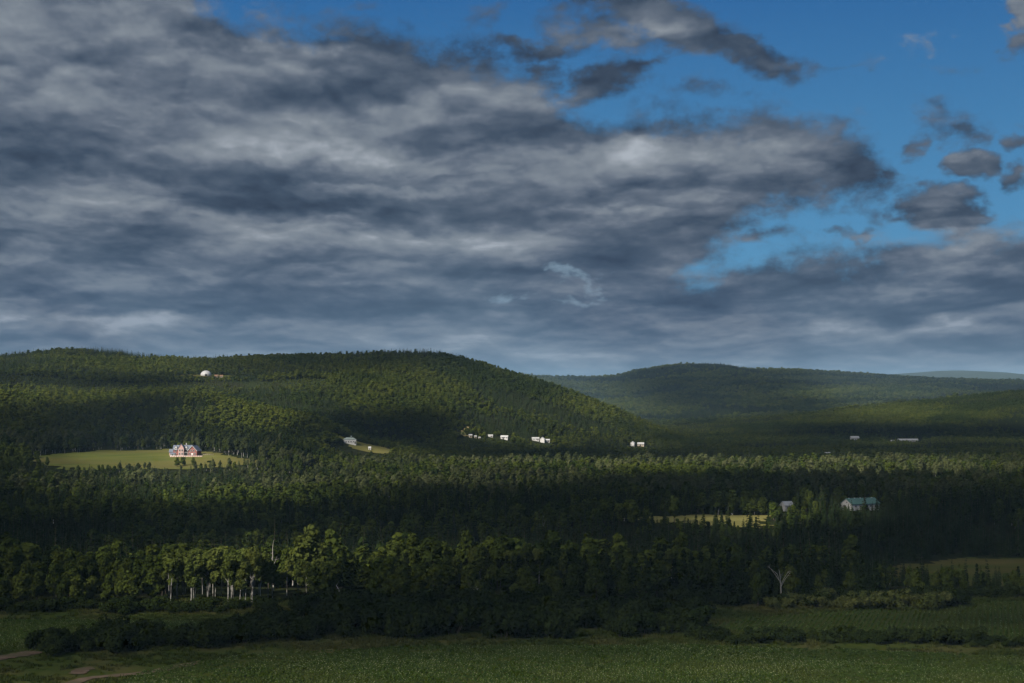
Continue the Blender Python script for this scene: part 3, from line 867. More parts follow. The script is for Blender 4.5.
def mass(name, P, idx, scl, variants, label_kind='stuff'):
    """one object: a cloud of points, on each of which geometry nodes put one of the variants (trunk and crown in one mesh)"""
    n = len(P)
    me = bpy.data.meshes.new(name)
    me.vertices.add(n)
    z = ground(P[:, 0], P[:, 1])
    me.vertices.foreach_set('co', np.column_stack([P, z - 0.1]).astype(np.float32).ravel())
    r = np.random.default_rng(n)
    def attr(nm, ty, data, key='value'):
        a = me.attributes.new(nm, ty, 'POINT'); a.data.foreach_set(key, data)
    attr('pick', 'INT', np.asarray(idx, np.int32))
    rot = np.column_stack([r.normal(0, .03, n), r.normal(0, .03, n), r.uniform(0, 6.28, n)]).astype(np.float32)
    attr('turn', 'FLOAT_VECTOR', rot.ravel(), 'vector')
    attr('size', 'FLOAT_VECTOR', np.asarray(scl, np.float32).ravel(), 'vector')
    me.update()
    o = link(name, me)
    tag(o, kind=label_kind)
    g = bpy.data.node_groups.new(name, 'GeometryNodeTree')
    g.interface.new_socket('Geometry', in_out='INPUT', socket_type='NodeSocketGeometry')
    g.interface.new_socket('Geometry', in_out='OUTPUT', socket_type='NodeSocketGeometry')
    N = g.nodes
    gi, go = N.new('NodeGroupInput'), N.new('NodeGroupOutput')
    iop = N.new('GeometryNodeInstanceOnPoints'); iop.inputs['Pick Instance'].default_value = True
    g2i = N.new('GeometryNodeGeometryToInstance')
    for v in reversed(variants):
        oi = N.new('GeometryNodeObjectInfo'); oi.inputs['Object'].default_value = v; oi.inputs['As Instance'].default_value = False
        g.links.new(oi.outputs['Geometry'], g2i.inputs[0])
    g.links.new(gi.outputs[0], iop.inputs['Points'])
    g.links.new(g2i.outputs[0], iop.inputs['Instance'])
    for nm, ty, sk in (('pick', 'INT', 'Instance Index'), ('turn', 'FLOAT_VECTOR', 'Rotation'), ('size', 'FLOAT_VECTOR', 'Scale')):
        a = N.new('GeometryNodeInputNamedAttribute'); a.data_type = ty; a.inputs['Name'].default_value = nm
        g.links.new(a.outputs['Attribute'], iop.inputs[sk])
    g.links.new(iop.outputs[0], go.inputs[0])
    md = o.modifiers.new('plants', 'NODES'); md.node_group = g
    return o

def variant(name, parts):
    """one unlinked mesh of trunk + crown, the source of a mass"""
    V, F, mids, mats, n = [], [], [], [], 0
    for geo, mat in parts:
        v = np.vstack(geo.V)
        for f in geo.F:
            f = np.asarray(f)
            if f.shape[1] == 3: f = np.column_stack([f, f[:, 2]])
            F.append(f + n); mids += [len(mats)] * len(f)
        V.append(v); n += len(v); mats.append(mat)
    V = np.vstack(V); F = np.vstack(F)
    faces = [tuple(dict.fromkeys(map(int, f))) for f in F]
    me = mesh(name, V, faces, mats, mids=mids)
    return bpy.data.objects.new(name, me)

far_b = [variant('leafy_tree', [(g[0], M['bark']), (g[1], M['far_leaf'])]) for g in
         [broadleaf(100 + i, h, r_, .15, 260, 1.15, 7, near=False) for i, (h, r_) in enumerate([(11, 3.3), (9.5, 4.1), (13, 2.7), (8, 3.5)])]]
far_c = [variant('fir_tree', [(g[0], M['bark']), (g[1], M['needles'])]) for g in
         [conifer(120 + i, h, r_, 14, near=False) for i, (h, r_) in enumerate([(12, 2.4), (11, 2.1), (13.5, 2.5)])]]
mid_b = [variant('leafy_tree', [(g[0], M['birch_bark'] if i == 1 else M['bark']), (g[1], M['broadleaf'])]) for i, g in
         enumerate([broadleaf(140 + i, h, r_, .2, 520, .85, 8, near=False) for i, (h, r_) in enumerate([(11, 3.2), (12, 2.8), (10, 3.5), (12, 3.1)])])]
mid_c = [variant('fir_tree', [(g[0], M['bark']), (g[1], M['needles'])]) for g in
         [conifer(160 + i, h, r_, 24, near=False) for i, (h, r_) in enumerate([(12, 2.3), (11, 2.0), (14, 2.5), (9.5, 2.1)])]]

pale_b = [variant('poplar_tree', [(g[0], M['birch_bark']), (g[1], M['pale_poplar'])]) for g in
          [broadleaf(180 + i, h, r_, .24, 520, .8, 7, near=False) for i, (h, r_) in enumerate([(11, 2.4), (12, 2.7)])]]
def build_woods():
    # valley floor
    P = jitter_grid(428, 1345, 5.6, .40, 11)
    x, y = P[:, 0], P[:, 1]
    px, py = project(x, y, ground(x, y) + 9)
    f = fbm(x / 70, y / 70, 201, 4)
    con = pch(y, [(420, .40), (520, .65), (600, .85), (840, .85), (930, .40), (1050, .22), (1250, .25)])
    isc = (f - .5) * 2.6 + con + np.random.default_rng(3).normal(0, .22, len(x)) > .5
    keep = clear_of(x, y) & ~((y < 640) & (px > 930) & (y > 450))
    keep &= ~((fbm(x / 28, y / 28, 207, 3) > .70) & (y > 600))          # thin places
    # low growth before the hay field and the meadow, so that they can be seen
    low = np.ones(len(x))
    hx = (px > 600) & (px < 780) & (y < 752) & (y > 640); low[hx] = .42
    tall = hx & isc & (np.random.default_rng(5).uniform(size=len(x)) < .13); low[tall] = .95
    low[(y > 1080) & (y < 1215) & (x < -150)] *= .62
    low[(y > 560) & (y < 690) & (px > 825) & (px < 905)] *= .75
    low[(px > 860) & (y < 520)] *= .55
    for cx, cy, rx, ry, k in LOW: low[((x - cx) / rx) ** 2 + ((y - cy) / ry) ** 2 < 1] *= k
    r = np.random.default_rng(13)
    s = (.55 + .72 * r.uniform(size=len(x)) ** 1.2) * low * (0.85 + .35 * fbm(x / 90, y / 90, 77, 3))
    P, isc, s = P[keep], isc[keep], s[keep]
    idx = np.where(isc, 4 + r.integers(0, 4, len(s)), r.integers(0, 4, len(s)))
    yy = P[:, 1]; pale = ~isc & (r.uniform(size=len(s)) < .75 * sstep(860, 950, yy)) & (fbm(P[:, 0] / 80, yy / 80, 333, 3) > .40)
    idx = np.where(pale, 8 + r.integers(0, 2, len(s)), idx)
    scl = np.column_stack([s * r.uniform(.85, 1.15, len(s)), s * r.uniform(.85, 1.15, len(s)), s])
    mass('valley_forest', P, idx, scl, mid_b + mid_c + pale_b)
    # hillsides up to the crest of the near and the right hill
    P = jitter_grid(1345, 2720, 4.1, .38, 17)
    x, y = P[:, 0], P[:, 1]
    keep = clear_of(x, y) & ((y < 2110) | (x > 150))
    r = np.random.default_rng(19)
    f = fbm(x / 110, y / 110, 231, 4); slope = sstep(1350, 1500, y)
    isc = (f - .5) * 2.6 + .30 + r.normal(0, .2, len(x)) > .52
    # a belt of dark firs above the terrace, and firs along the crest
    yt = np.interp(x, [p[0] for p in TERRACE_LINE], [p[1] for p in TERRACE_LINE])
    isc |= (np.abs(y - yt - 50) < 24) & (x < -225) & (r.uniform(size=len(x)) < .85)
    s = (.36 + .52 * r.uniform(size=len(x)) ** 1.3) * (0.8 + .4 * fbm(x / 60, y / 60, 78, 3))
    yt = np.interp(x, [p[0] for p in TERRACE_LINE], [p[1] for p in TERRACE_LINE])
    s[(y > yt - 36) & (y < yt + 4) & (x < -225)] *= .42
    # low growth in front of the houses at the foot
    for cx, cy, rx, ry, k in LOW: s[((x - cx) / rx) ** 2 + ((y - cy) / ry) ** 2 < 1] *= k
    P, isc, s = P[keep], isc[keep], s[keep]
    idx = np.where(isc, 4 + r.integers(0, 3, len(s)), r.integers(0, 4, len(s)))
    wide = np.where(isc, 1.0, 1.22)
    scl = np.column_stack([s * wide * r.uniform(.9, 1.2, len(s)), s * wide * r.uniform(.9, 1.2, len(s)), s * np.where(isc, .95, .78)])
    mass('hillside_forest', P, idx, scl, far_b + far_c)
    # the distant hill
    P = jitter_grid(2720, 5650, 12.5, .38, 23)
    x, y = P[:, 0], P[:, 1]
    keep = (ground(x, y) > 14) | (y > 3000)
    r = np.random.default_rng(29)
    isc = (fbm(x / 260, y / 260, 251, 4) - .5) * 3 + .34 + r.normal(0, .15, len(x)) > .5
    s = r.uniform(.8, 1.2, len(x))
    P, isc, s = P[keep], isc[keep], s[keep]
    idx = np.where(isc, 4 + r.integers(0, 3, len(s)), r.integers(0, 4, len(s)))
    w = np.where(isc, 2.5, 2.1)
    scl = np.column_stack([s * w * r.uniform(.9, 1.3, len(s)), s * w * r.uniform(.9, 1.3, len(s)), s * r.uniform(.6, 1.0, len(s))])
    mass('distant_forest', P, idx, scl, far_b + far_c)
LOW = []
# ------------------------------------------------------------------ buildings
M['white_wall'] = plain('white wall', (.52, .51, .49))
M['pink_wall'] = plain('pink wall', (.48, .31, .28))
M['red_wall'] = plain('red wall', (.23, .085, .072))
M['beige_wall'] = plain('beige wall', (.42, .35, .26))
M['grey_wall'] = plain('grey wall', (.36, .35, .33))
M['brown_wall'] = plain('brown wall', (.20, .12, .07))
M['slate_roof'] = plain('slate roof', (.14, .16, .20), .5)
M['grey_green_roof'] = plain('grey green roof', (.26, .31, .28), .5)
M['teal_roof'] = plain('teal roof', (.075, .165, .135), .5)
M['white_roof'] = plain('white roof', (.46, .46, .45), .45)
M['pale_roof'] = plain('pale roof', (.42, .42, .40), .5)
M['trim'] = plain('white trim', (.60, .58, .56))
M['dark_door'] = plain('dark door', (.045, .040, .038))
M['deck'] = plain('pink stone', (.46, .33, .29))
M['wood'] = plain('weathered wood', (.33, .28, .22))
def glass_mat():
    m, nt, out = material('window glass')
    b = nt.nodes.new('ShaderNodeBsdfPrincipled')
    b.inputs['Base Color'].default_value = (.03, .04, .05, 1); b.inputs['Roughness'].default_value = .08
    b.inputs['Specular IOR Level'].default_value = .8
    nt.links.new(b.outputs[0], out.inputs[0]); return m
M['glass'] = glass_mat()

def part(name, geo, mat, parent): return link(name, geo.mesh(name, mat) if isinstance(geo, Geo) else geo, parent)

def gable_walls(L, Wd, hw, hr, base=-1.5):
    """walls of a block with a ridge along x; L long, Wd deep, eaves at hw, ridge at hr"""
    g = Geo(); x, y = L / 2, Wd / 2
    V = [(-x, -y, base), (x, -y, base), (x, y, base), (-x, y, base), (-x, -y, hw), (x, -y, hw), (x, y, hw), (-x, y, hw), (-x, 0, hr), (x, 0, hr)]
    g.V = [np.array(V, float)]; g.F = None
    return mesh('wall', V, [(0, 1, 5, 4), (1, 2, 6, 9, 5), (2, 3, 7, 6), (3, 0, 4, 8, 7)], None)
def roof_geo(L, Wd, hw, hr, over=.45, th=.18, hip=0.0):
    x, y = L / 2 + over, Wd / 2 + over
    sl = (hr - hw) / (Wd / 2); e = hw - sl * over
    xr = L / 2 + over - hip
    V, F = [], []
    def slab(c):
        k = len(V); V.extend(c); V.extend([(a, b, z + th) for a, b, z in c]); n = len(c)
        F.append(tuple(range(k + n - 1, k - 1, -1))); F.append(tuple(range(k + n, k + 2 * n)))
        for i in range(n): F.append((k + i, k + (i + 1) % n, k + n + (i + 1) % n, k + n + i))
    slab([(-x, -y, e), (x, -y, e), (xr, 0, hr), (-xr, 0, hr)])
    slab([(x, y, e), (-x, y, e), (-xr, 0, hr), (xr, 0, hr)])
    if hip > over:
        slab([(-x, y, e), (-x, -y, e), (-xr, 0, hr)]); slab([(x, -y, e), (x, y, e), (xr, 0, hr)])
    return V, F
def block(parent, L, Wd, hw, hr, wall, roof, at=(0, 0), rz=0.0, hip=0.0, over=.45, z=0.0, base=-1.5):
    w = link('wall', gable_walls(L, Wd, hw, hr if not hip else hw + .01, base), parent); w.data.materials.append(wall)
    V, F = roof_geo(L, Wd, hw, hr, over, hip=hip)
    r = link('roof', mesh('roof', V, F, roof), parent)
    for o in (w, r): o.location = (at[0], at[1], z); o.rotation_euler = (0, 0, rz)
    return w, r
def window(parent, x, z, w, h, at=(0, 0, 0), rz=0.0):
    """window on a wall facing -y of its block, y is the wall plane in at[1]"""
    f = Geo(); t = .12
    for a, b, c, d in ((-w/2 - t, w/2 + t, h/2, h/2 + t), (-w/2 - t, w/2 + t, -h/2 - t, -h/2), (-w/2 - t, -w/2, -h/2, h/2), (w/2, w/2 + t, -h/2, h/2), (-.03, .03, -h/2, h/2)):
        f.box(a, b, -.09, .02, c, d)
    fo = part('window', f, M['trim'], parent); fo.location = (at[0] + x * math.cos(rz), at[1] + x * math.sin(rz), at[2] + z); fo.rotation_euler = (0, 0, rz)
    p = Geo(); p.box(-w/2, w/2, -.04, .015, -h/2, h/2)
    part('pane', p, M['glass'], fo)
    return fo
def door(parent, x, w, h, mat, at=(0, 0, 0), rz=0.0):
    g = Geo(); g.box(-w/2, w/2, -.07, .02, 0, h)
    o = part('door', g, mat, parent); o.location = (at[0] + x * math.cos(rz), at[1] + x * math.sin(rz), at[2]); o.rotation_euler = (0, 0, rz)
    k = Geo(); k.box(w * .32, w * .40, -.12, -.075, h * .45, h * .5); part('handle', k, M['trim'], o)
    return o
def place(name, label, cat, px, D, rz=0.0, dz=0.0, glade=(9, 9), group=None):
    x, y = (px - PX0) * D / FPX, D
    o = empty(name, (x, y, gz(x, y) + dz), rz); tag(o, label, cat, group)
    if glade: GLADES.append((x, y - 2, glade[0], glade[1]))
    return o
def place_z(name, label, cat, px, py, D, rz=0.0, glade=(9, 9)):
    """place with its foot seen at py if the ground allows, else on the ground"""
    return place(name, label, cat, px, D, rz, 0.0, glade)

# the red and pink farmhouse in the meadow
hx, hy = spot(188, 456.5)
FD = hy
h = place('farmhouse', 'red and pink farmhouse with slate roof and gabled bay in the hillside meadow', 'house', 183.6, FD + 6, R(4), 0, (24, 14))
block(h, 15, 8, 5.2, 8.6, M['red_wall'], M['slate_roof'])
block(h, 7.5, 4.6, 6.4, 10.0, M['pink_wall'], M['slate_roof'], (-.6, -3.4), R(90), over=.35)
block(h, 3.6, 5.5, 3.0, 5.2, M['pink_wall'], M['slate_roof'], (-9.2, .6), 0)
for dx in (-5.3, 3.2):
    block(h, 3.4, 1.9, 7.0, 8.2, M['trim'], M['slate_roof'], (dx, -2.6), R(90), over=.2, base=4.9)
    window(h, 0, 6.1, .9, 1.0, (dx, -4.32, 0))
for dx, z in ((-5.6, 1.6), (3.2, 1.6), (5.8, 1.6), (-5.4, 4.0), (3.4, 4.0), (5.8, 4.0)): window(h, dx, z, 1.2, 1.4, (0, -4.02, 0))
for dx, z in ((-1.2, 1.7), (1.0, 1.7), (-1.0, 4.6), (1.0, 4.6)): window(h, dx - .6, z, 1.1, 1.6, (0, -7.17, 0))
door(h, 2.4, 1.2, 2.2, M['trim'], (0, -4.02, 0))
g = Geo(); g.box(2.4, 3.2, .2, 1.0, 7.0, 10.4); part('chimney', g, M['grey_wall'], h)
p_ = Geo(); p_.box(2.0, 7.4, -6.6, -4.05, 2.7, 2.85)
for x in (2.2, 4.6, 7.2): p_.box(x - .1, x + .1, -6.5, -6.3, -.5, 2.7)
part('porch', p_, M['trim'], h)

h = place('gable_house', 'dark red gable-fronted house with white trim right of the pink bay', 'house', 195.3, FD + 5, R(-8), 0, (12, 10))
block(h, 11, 7.8, 4.4, 8.4, M['red_wall'], M['slate_roof'], (0, 0), R(90), over=.5)
for s in (-1, 1):
    g = Geo(); g.tube([(s * 4.35, -6.06, 3.95), (0, -6.06, 8.5)], .18, 4); part('barge_board', g, M['trim'], h)
for dx, z in ((-2.2, 1.7), (2.2, 1.7), (-1.2, 4.3), (1.2, 4.3)): window(h, dx, z, 1.2, 1.4, (0, -5.52, 0))
door(h, 0, 1.6, 2.3, M['trim'], (0, -5.52, 0))

h = place('retaining_wall', 'long pale pink stone wall in front of the red farmhouse', 'wall', 187, FD - 6, R(1), 0, (18, 5))
g = Geo()
for i in range(14): g.box(-13.5 + i * 1.93, -13.5 + i * 1.93 + 1.90, -.35, .35, -1.2, 1.25 + .12 * (i % 2))
part('stone_course', g, M['deck'], h)
g = Geo(); g.box(-13.7, 13.7, -.45, .45, 1.38, 1.52); part('coping', g, M['trim'], h)

h = place('garden_fence', 'pale wooden rail fence running right from the red gable house', 'fence', 208, FD + 4, R(-3), 0, (8, 3))
for i in range(7):
    g = Geo(); g.box(-5.1 + i * 1.7 - .07, -5.1 + i * 1.7 + .07, -.07, .07, -.6, 1.5); part('post', g, M['wood'], h)
for z in (.6, 1.2):
    g = Geo(); g.box(-5.2, 5.2, -.13, -.075, z, z + .14); part('rail', g, M['wood'], h)
h = place('garden_shed', 'small white shed at the left end of the pink stone wall', 'shed', 173.2, FD - 1, R(10), 0, (4, 4))
block(h, 3.4, 2.6, 2.1, 3.1, M['white_wall'], M['slate_roof'], over=.25); door(h, 0, .9, 1.8, M['dark_door'], (0, -1.32, 0))

# white dome on the terrace of the hill
h = place('dome_shelter', 'white dome shelter on the terrace half-way up the wooded hill', 'dome', 206, 1846, R(10), 0, (10, 12))
V, F = [], []
for i in range(9):
    a = i / 8 * math.pi / 2
    for j in range(20):
        b = j / 20 * 2 * math.pi; V.append((6.6 * math.cos(a) * math.cos(b), 6.6 * math.cos(a) * math.sin(b), 1.4 + 5.4 * math.sin(a)))
for i in range(8):
    for j in range(20): F.append((i * 20 + j, i * 20 + (j + 1) % 20, (i + 1) * 20 + (j + 1) % 20, (i + 1) * 20 + j))
link('shell', mesh('shell', V, F, M['white_roof'], smooth=True), h)
g = Geo(); an = np.linspace(0, 2 * np.pi, 20, endpoint=False)
V = [(6.5 * math.cos(a), 6.5 * math.sin(a), z) for z in (-1.5, 1.42) for a in an]
link('base_wall', mesh('base_wall', V, [(j, (j + 1) % 20, 20 + (j + 1) % 20, 20 + j) for j in range(20)], M['grey_wall']), h)
door(h, 0, 2.4, 2.4, M['dark_door'], (0, -6.56, 0))
for px, w_, mt, lb in ((216.5, 4.2, 'brown_wall', 'small brown cabin just right of the white dome'), (221.5, 3.6, 'beige_wall', 'small tan cabin, second to the right of the white dome')):
    h = place('cabin', lb, 'cabin', px, 1838, R(6), -0.6, (6, 9), 'cabins by the dome')
    block(h, w_, 3.2, 2.3, 3.5, M[mt], M['brown_wall'], over=.3); door(h, -.6, .9, 1.9, M['dark_door'], (0, -1.62, 0)); window(h, .9, 1.4, .8, .8, (0, -1.62, 0))

# white barn on its knoll
h = place('white_barn', 'white barn with hipped grey-green roof on the lawn below the spur', 'barn', 350, 1456, R(14), 0, (13, 12))
block(h, 11.5, 7.5, 4.3, 6.0, M['white_wall'], M['grey_green_roof'], hip=3.0, over=.3)
for dx in (-4, -1.6, .8, 3.2): window(h, dx, 2.1, 1.1, 1.2, (0, -3.77, 0))
for dy in (-1.8, 1.2): window(h, dy, 2.1, 1.1, 1.2, (-5.77, 0, 0), R(-90))
door(h, 4.8, 1.1, 2.3, M['dark_door'], (0, -3.77, 0))
g = Geo(); g.box(1.0, 2.2, -.6, .6, 6.0, 7.6); g.box(.8, 2.4, -.8, .8, 7.6, 7.8); part('cupola', g, M['grey_green_roof'], h)
h = place('garden_shed', 'tiny white shed standing alone on the lawn right of the white barn', 'shed', 370, 1450, R(5), 0, (5, 6))
block(h, 2.4, 2.2, 2.3, 3.2, M['white_wall'], M['white_roof'], over=.2); door(h, 0, .8, 1.9, M['dark_door'], (0, -1.12, 0))

# farm buildings along the road at the foot of the hill
def barnlet(name, lb, cat, px, D, L, Wd, hw, hr, wall, roof, rz=0.0, wins=(), glade=None, dr=None, group=None):
    h = place(name, lb, cat, px, D, rz, 0, glade or (L * .7 + 4, Wd + 7), group)
    block(h, L, Wd, hw, hr, M[wall], M[roof], over=.35)
    for x in wins: window(h, x, hw * .58, 1.1, 1.1, (0, -Wd / 2 - .02, 0))
    if dr is not None: door(h, dr, 1.3, min(2.3, hw * .8), M['dark_door'], (0, -Wd / 2 - .02, 0))
    return h
barnlet('long_shed', 'low pale shed at the left end of the row of farm buildings', 'shed', 490.5, 1720, 5, 3.4, 1.5, 2.3, 'grey_wall', 'white_roof', R(3), (), dr=1.0)
barnlet('farm_building', 'white farm building in the middle of the row under the hill', 'building', 504.5, 1722, 8, 5, 2.6, 4.0, 'white_wall', 'white_roof', R(-8), (-2.4, 0.2, 2.6), dr=-1.2)
barnlet('farm_building', 'low white building just left of the brightest white house', 'building', 535.5, 1742, 8, 5, 2.4, 3.6, 'white_wall', 'white_roof', R(4), (-2, 1), dr=2.6)
barnlet('white_house', 'brightest white house at the right end of the row under the hill', 'house', 542.5, 1740, 4.8, 5, 3.9, 6.0, 'white_wall', 'white_roof', R(80), (-1.4, 1.2), dr=0)
barnlet('long_shed', 'low white lean-to right of the brightest white house', 'shed', 547.5, 1744, 4.6, 3.4, 2.6, 3.6, 'grey_wall', 'white_roof', R(2), (), dr=.6)
for px, D, s, lb in ((470.5, 1700, 1.0, 'small pale hut at the foot of the sand bank'), (475.5, 1702, .75, 'small pale hut between two others right of the sand bank'), (479.5, 1702, .6, 'tiny pale hut farthest right of the sand bank')):
    barnlet('hut', lb, 'hut', px, D, 3.4 * s, 3 * s, 2.4 * s, 3.4 * s, 'beige_wall', 'pale_roof', R(8), (), dr=.3 * s, group='huts by the sand bank')
barnlet('white_house', 'narrow white gabled house, left of the pair near the bare slope end', 'house', 632.5, 1800, 5, 4.4, 3.8, 5.6, 'white_wall', 'white_roof', R(75), (-1.5, 1.5), dr=0)
barnlet('beige_house', 'beige house beside the narrow white gabled house', 'house', 640.5, 1806, 7.5, 5.4, 2.8, 4.4, 'beige_wall', 'pale_roof', R(-6), (-2.2, 2.2), dr=0)
# right side of the valley
barnlet('grey_house', 'pale grey house with dark window in the shaded right valley', 'house', 854, 2085, 11, 7, 4.2, 6.2, 'grey_wall', 'pale_roof', R(4), (-2.5, 2.8), dr=.2)
barnlet('long_barn', 'long low pale barn to the right of the grey house', 'barn', 907, 2045, 27, 8, 2.8, 4.6, 'grey_wall', 'pale_roof', R(2), (-10, -7, 7, 10), dr=0)
barnlet('hut', 'small beige hut at the left end of the long low barn', 'hut', 892, 2036, 4.5, 4, 2.6, 3.8, 'beige_wall', 'pale_roof', R(5), (), dr=.5)
barnlet('long_shed', 'long thin pale shed alone among trees below the grey house', 'shed', 829.5, 1600, 11, 4.5, 2.2, 3.2, 'grey_wall', 'pale_roof', R(0), (-3, 3), dr=0)
# the two bright buildings in the dark wood
h = place('teal_roofed_barn', 'long white barn with teal metal roof in the dark wood', 'barn', 859, 868, R(24), 0, (15, 14))
block(h, 19.5, 10, 3.9, 6.7, M['white_wall'], M['teal_roof'], over=.5)
for dx in (-7, -3.5, 3.5, 7): window(h, dx, 2.5, 1.4, 1.1, (0, -5.02, 0))
door(h, 0, 3.4, 3.1, M['dark_door'], (0, -5.02, 0)); door(h, -1.5, 2.6, 2.9, M['dark_door'], (-9.77, 0, 0), R(-90)); window(h, 0.6, 4.6, 1.0, .9, (-9.77, 0, 0), R(-90))
g = Geo()
for i in range(5): g.box(-8 + i * 4 - .35, -8 + i * 4 + .35, -.35, .35, 6.66, 7.0)
part('roof_vent', g, M['trim'], h)
h = place('white_cottage', 'small white cottage in the dark wood left of the teal-roofed barn', 'cottage', 787, 846, R(22), 0, (9, 11))
block(h, 7.0, 5.5, 3.4, 5.4, M['white_wall'], M['white_roof'], over=.35)
for dx in (-2.1, 2.1): window(h, dx, 2.1, 1.0, 1.1, (0, -2.77, 0))
door(h, 0, 1.0, 2.1, M['dark_door'], (0, -2.77, 0))
# lower growth in front of them
def low(px, D, rx, ry, k): LOW.append(((px - PX0) * D / FPX, D, rx, ry, k))
low(859, 812, 19, 46, .42); low(787, 804, 9, 40, .46); low(350, 1420, 18, 36, .22); low(374, 1415, 30, 30, .30); low(188, FD - 45, 40, 26, .55)
low(504, 1688, 16, 32, .55); low(539, 1708, 18, 30, .48); low(490, 1690, 10, 30, .50); low(472, 1668, 18, 34, .22); low(637, 1770, 14, 28, .32); low(854, 2040, 18, 44, .30); low(905, 2000, 30, 44, .30); low(829, 1566, 12, 34, .25)
low(210, 1815, 26, 26, .30)
sand = ppoly([(461, 437.5), (461, 432), (464, 427), (467, 424), (469, 428), (468, 433), (471, 438)])
SAND = np.array(sand)
M['sand'] = rough_mat('sand', (.36, .27, .13), (.27, .21, .10), .08, (.12, .13, .05), .05)
sheet('sand_bank', sand, M['sand'], .6, 3.0, wob=6)
# ------------------------------------------------------------------ single trees and shrubs
ORD = 'first second third fourth fifth sixth seventh eighth ninth tenth eleventh twelfth thirteenth fourteenth fifteenth sixteenth seventeenth eighteenth nineteenth twentieth'.split()
TENS = {2: 'twenty', 3: 'thirty', 4: 'forty', 5: 'fifty', 6: 'sixty', 7: 'seventy', 8: 'eighty', 9: 'ninety'}
def ordinal(n):
    if n <= 20: return ORD[n - 1]
    t, u = divmod(n, 10)
    if u == 0: return TENS[t][:-1] + 'ieth'
    return TENS[t] + '-' + ORD[u - 1]
def kinds(pairs, trunk_mat, leaf):
    return [(t.mesh('trunk', trunk_mat), c.mesh('crown', leaf)) for t, c in pairs]
M['pale_leaf'] = leaf_mat('pale leaf', (.085, .105, .028), (.125, .135, .042), None, trans=0.25, detail=0.9)
K = {
 'leafy_tree': kinds([broadleaf(300 + i, 12, r_, .14, 1900, .56, 10) for i, r_ in enumerate((3.6, 3.2, 4.0, 3.4, 3.8))], M['bark'], M['broadleaf']),
 'birch_tree': kinds([birch(320 + i, 14, r_, st) for i, (r_, st) in enumerate(((2.9, 1), (2.6, 2), (3.1, 1), (2.7, 3)))], M['birch_bark'], M['birch_leaf']),
 'spruce_tree': kinds([conifer(340 + i, 12, r_, 24) for i, r_ in enumerate((2.2, 1.9, 2.5, 2.1))], M['bark'], M['needles']),
 'shrub': kinds([shrub(360 + i, 3.2, r_) for i, r_ in enumerate((2.3, 2.8, 2.0, 2.6))], M['bark'], M['shrub']),
 'pale_shrub': kinds([shrub(370 + i, 3.2, r_) for i, r_ in enumerate((2.2, 2.6))], M['bark'], M['pale_leaf']),
 'round_tree': kinds([broadleaf(380, 14.5, 5.2, .1, 3200, .6, 16)], M['bark'], M['birch_leaf']),
}
def plant(kind, px, D, s, label, group=None, cat='tree', var=None, sx=1.0, name=None):
    x, y = (px - PX0) * D / FPX, D
    vs = K[kind]; tm, cm = vs[var if var is not None else random.randrange(len(vs))]
    o = empty(name or kind, (x, y, gz(x, y) - .05), random.uniform(0, 6.28))
    o.scale = (s * sx, s * sx, s)
    tag(o, label, cat, group)
    for nm, me in (('trunk' if 'shrub' not in kind else 'stem', tm), ('crown', cm)):
        link(nm, me, o)
    return o

def base_py(py): return 51.0 * FPX / (py - HORIZON)
# the front of the wood, from left to right: (kind, count, px range, D range, heights, where)
def row(kind, n, px0, px1, D0, D1, h0, h1, where, ref, sx=(.85, 1.15), cat='tree'):
    xs = np.linspace(px0, px1, n) + np.random.default_rng(int(px0 * 7 + n + D0)).uniform(-.5, .5, n) * (px1 - px0) / max(n, 1) * 1.3
    words_ = {'leafy_tree': 'leafy green tree', 'birch_tree': 'white-stemmed birch', 'spruce_tree': 'dark spruce', 'shrub': 'green shrub', 'pale_shrub': 'pale olive shrub'}[kind]
    many = {'leafy_tree': 'leafy trees ', 'birch_tree': 'birches ', 'spruce_tree': 'spruces ', 'shrub': 'shrubs ', 'pale_shrub': 'pale shrubs '}[kind]
    k = 0
    for x in sorted(xs):
        h = random.uniform(h0, h1)
        if 0 <= x <= 1024:
            k += 1; lb = '%s %s from the left %s' % (ordinal(k), words_, where)
        else:
            lb = '%s beyond the %s edge %s' % (words_, 'left' if x < 0 else 'right', where)
        plant(kind, x, random.uniform(D0, D1), h / ref, lb, many + where, cat, sx=random.uniform(*sx))
random.seed(21)
row('leafy_tree', 20, -45, 160, 372, 384, 6.8, 9.2, 'in the row behind the left crop field', 12)
row('leafy_tree', 22, -50, 170, 390, 402, 8.5, 11, 'in the second row behind the left crop field', 12)
row('leafy_tree', 14, -50, 290, 408, 424, 10.5, 13, 'rising behind the left rows and the birches', 12)
row('spruce_tree', 12, -50, 300, 404, 424, 10, 14, 'standing behind the left leafy rows', 12)
row('birch_tree', 26, 170, 262, 373, 398, 11.5, 14.6, 'in the white-stemmed birch stand', 14)
row('birch_tree', 7, 268, 330, 384, 398, 9.5, 12, 'between the birch stand and the round bright tree', 14)
plant('round_tree', 312, 404, 1.14, 'broad round bright green tree right of the birch stand', None)
row('leafy_tree', 9, 318, 425, 372, 388, 9.0, 12.0, 'in the dark clump right of the round tree', 12, (.95, 1.25))
row('spruce_tree', 11, 330, 430, 380, 404, 10, 13, 'in the dark clump right of the round tree', 12)
row('leafy_tree', 14, 395, 565, 402, 424, 12.5, 15.0, 'along the tall bright back row of the middle', 12)
row('birch_tree', 9, 405, 560, 396, 410, 11, 14, 'among the tall bright back row of the middle', 14)
row('leafy_tree', 14, 425, 600, 372, 386, 7.5, 11.0, 'in the dark front row behind the middle shrubs', 12)
row('spruce_tree', 14, 430, 600, 378, 402, 8.5, 12.5, 'in the dark front row behind the middle shrubs', 12)
row('spruce_tree', 30, 590, 790, 376, 424, 8.0, 13.0, 'in the dark belt right of the middle', 12)
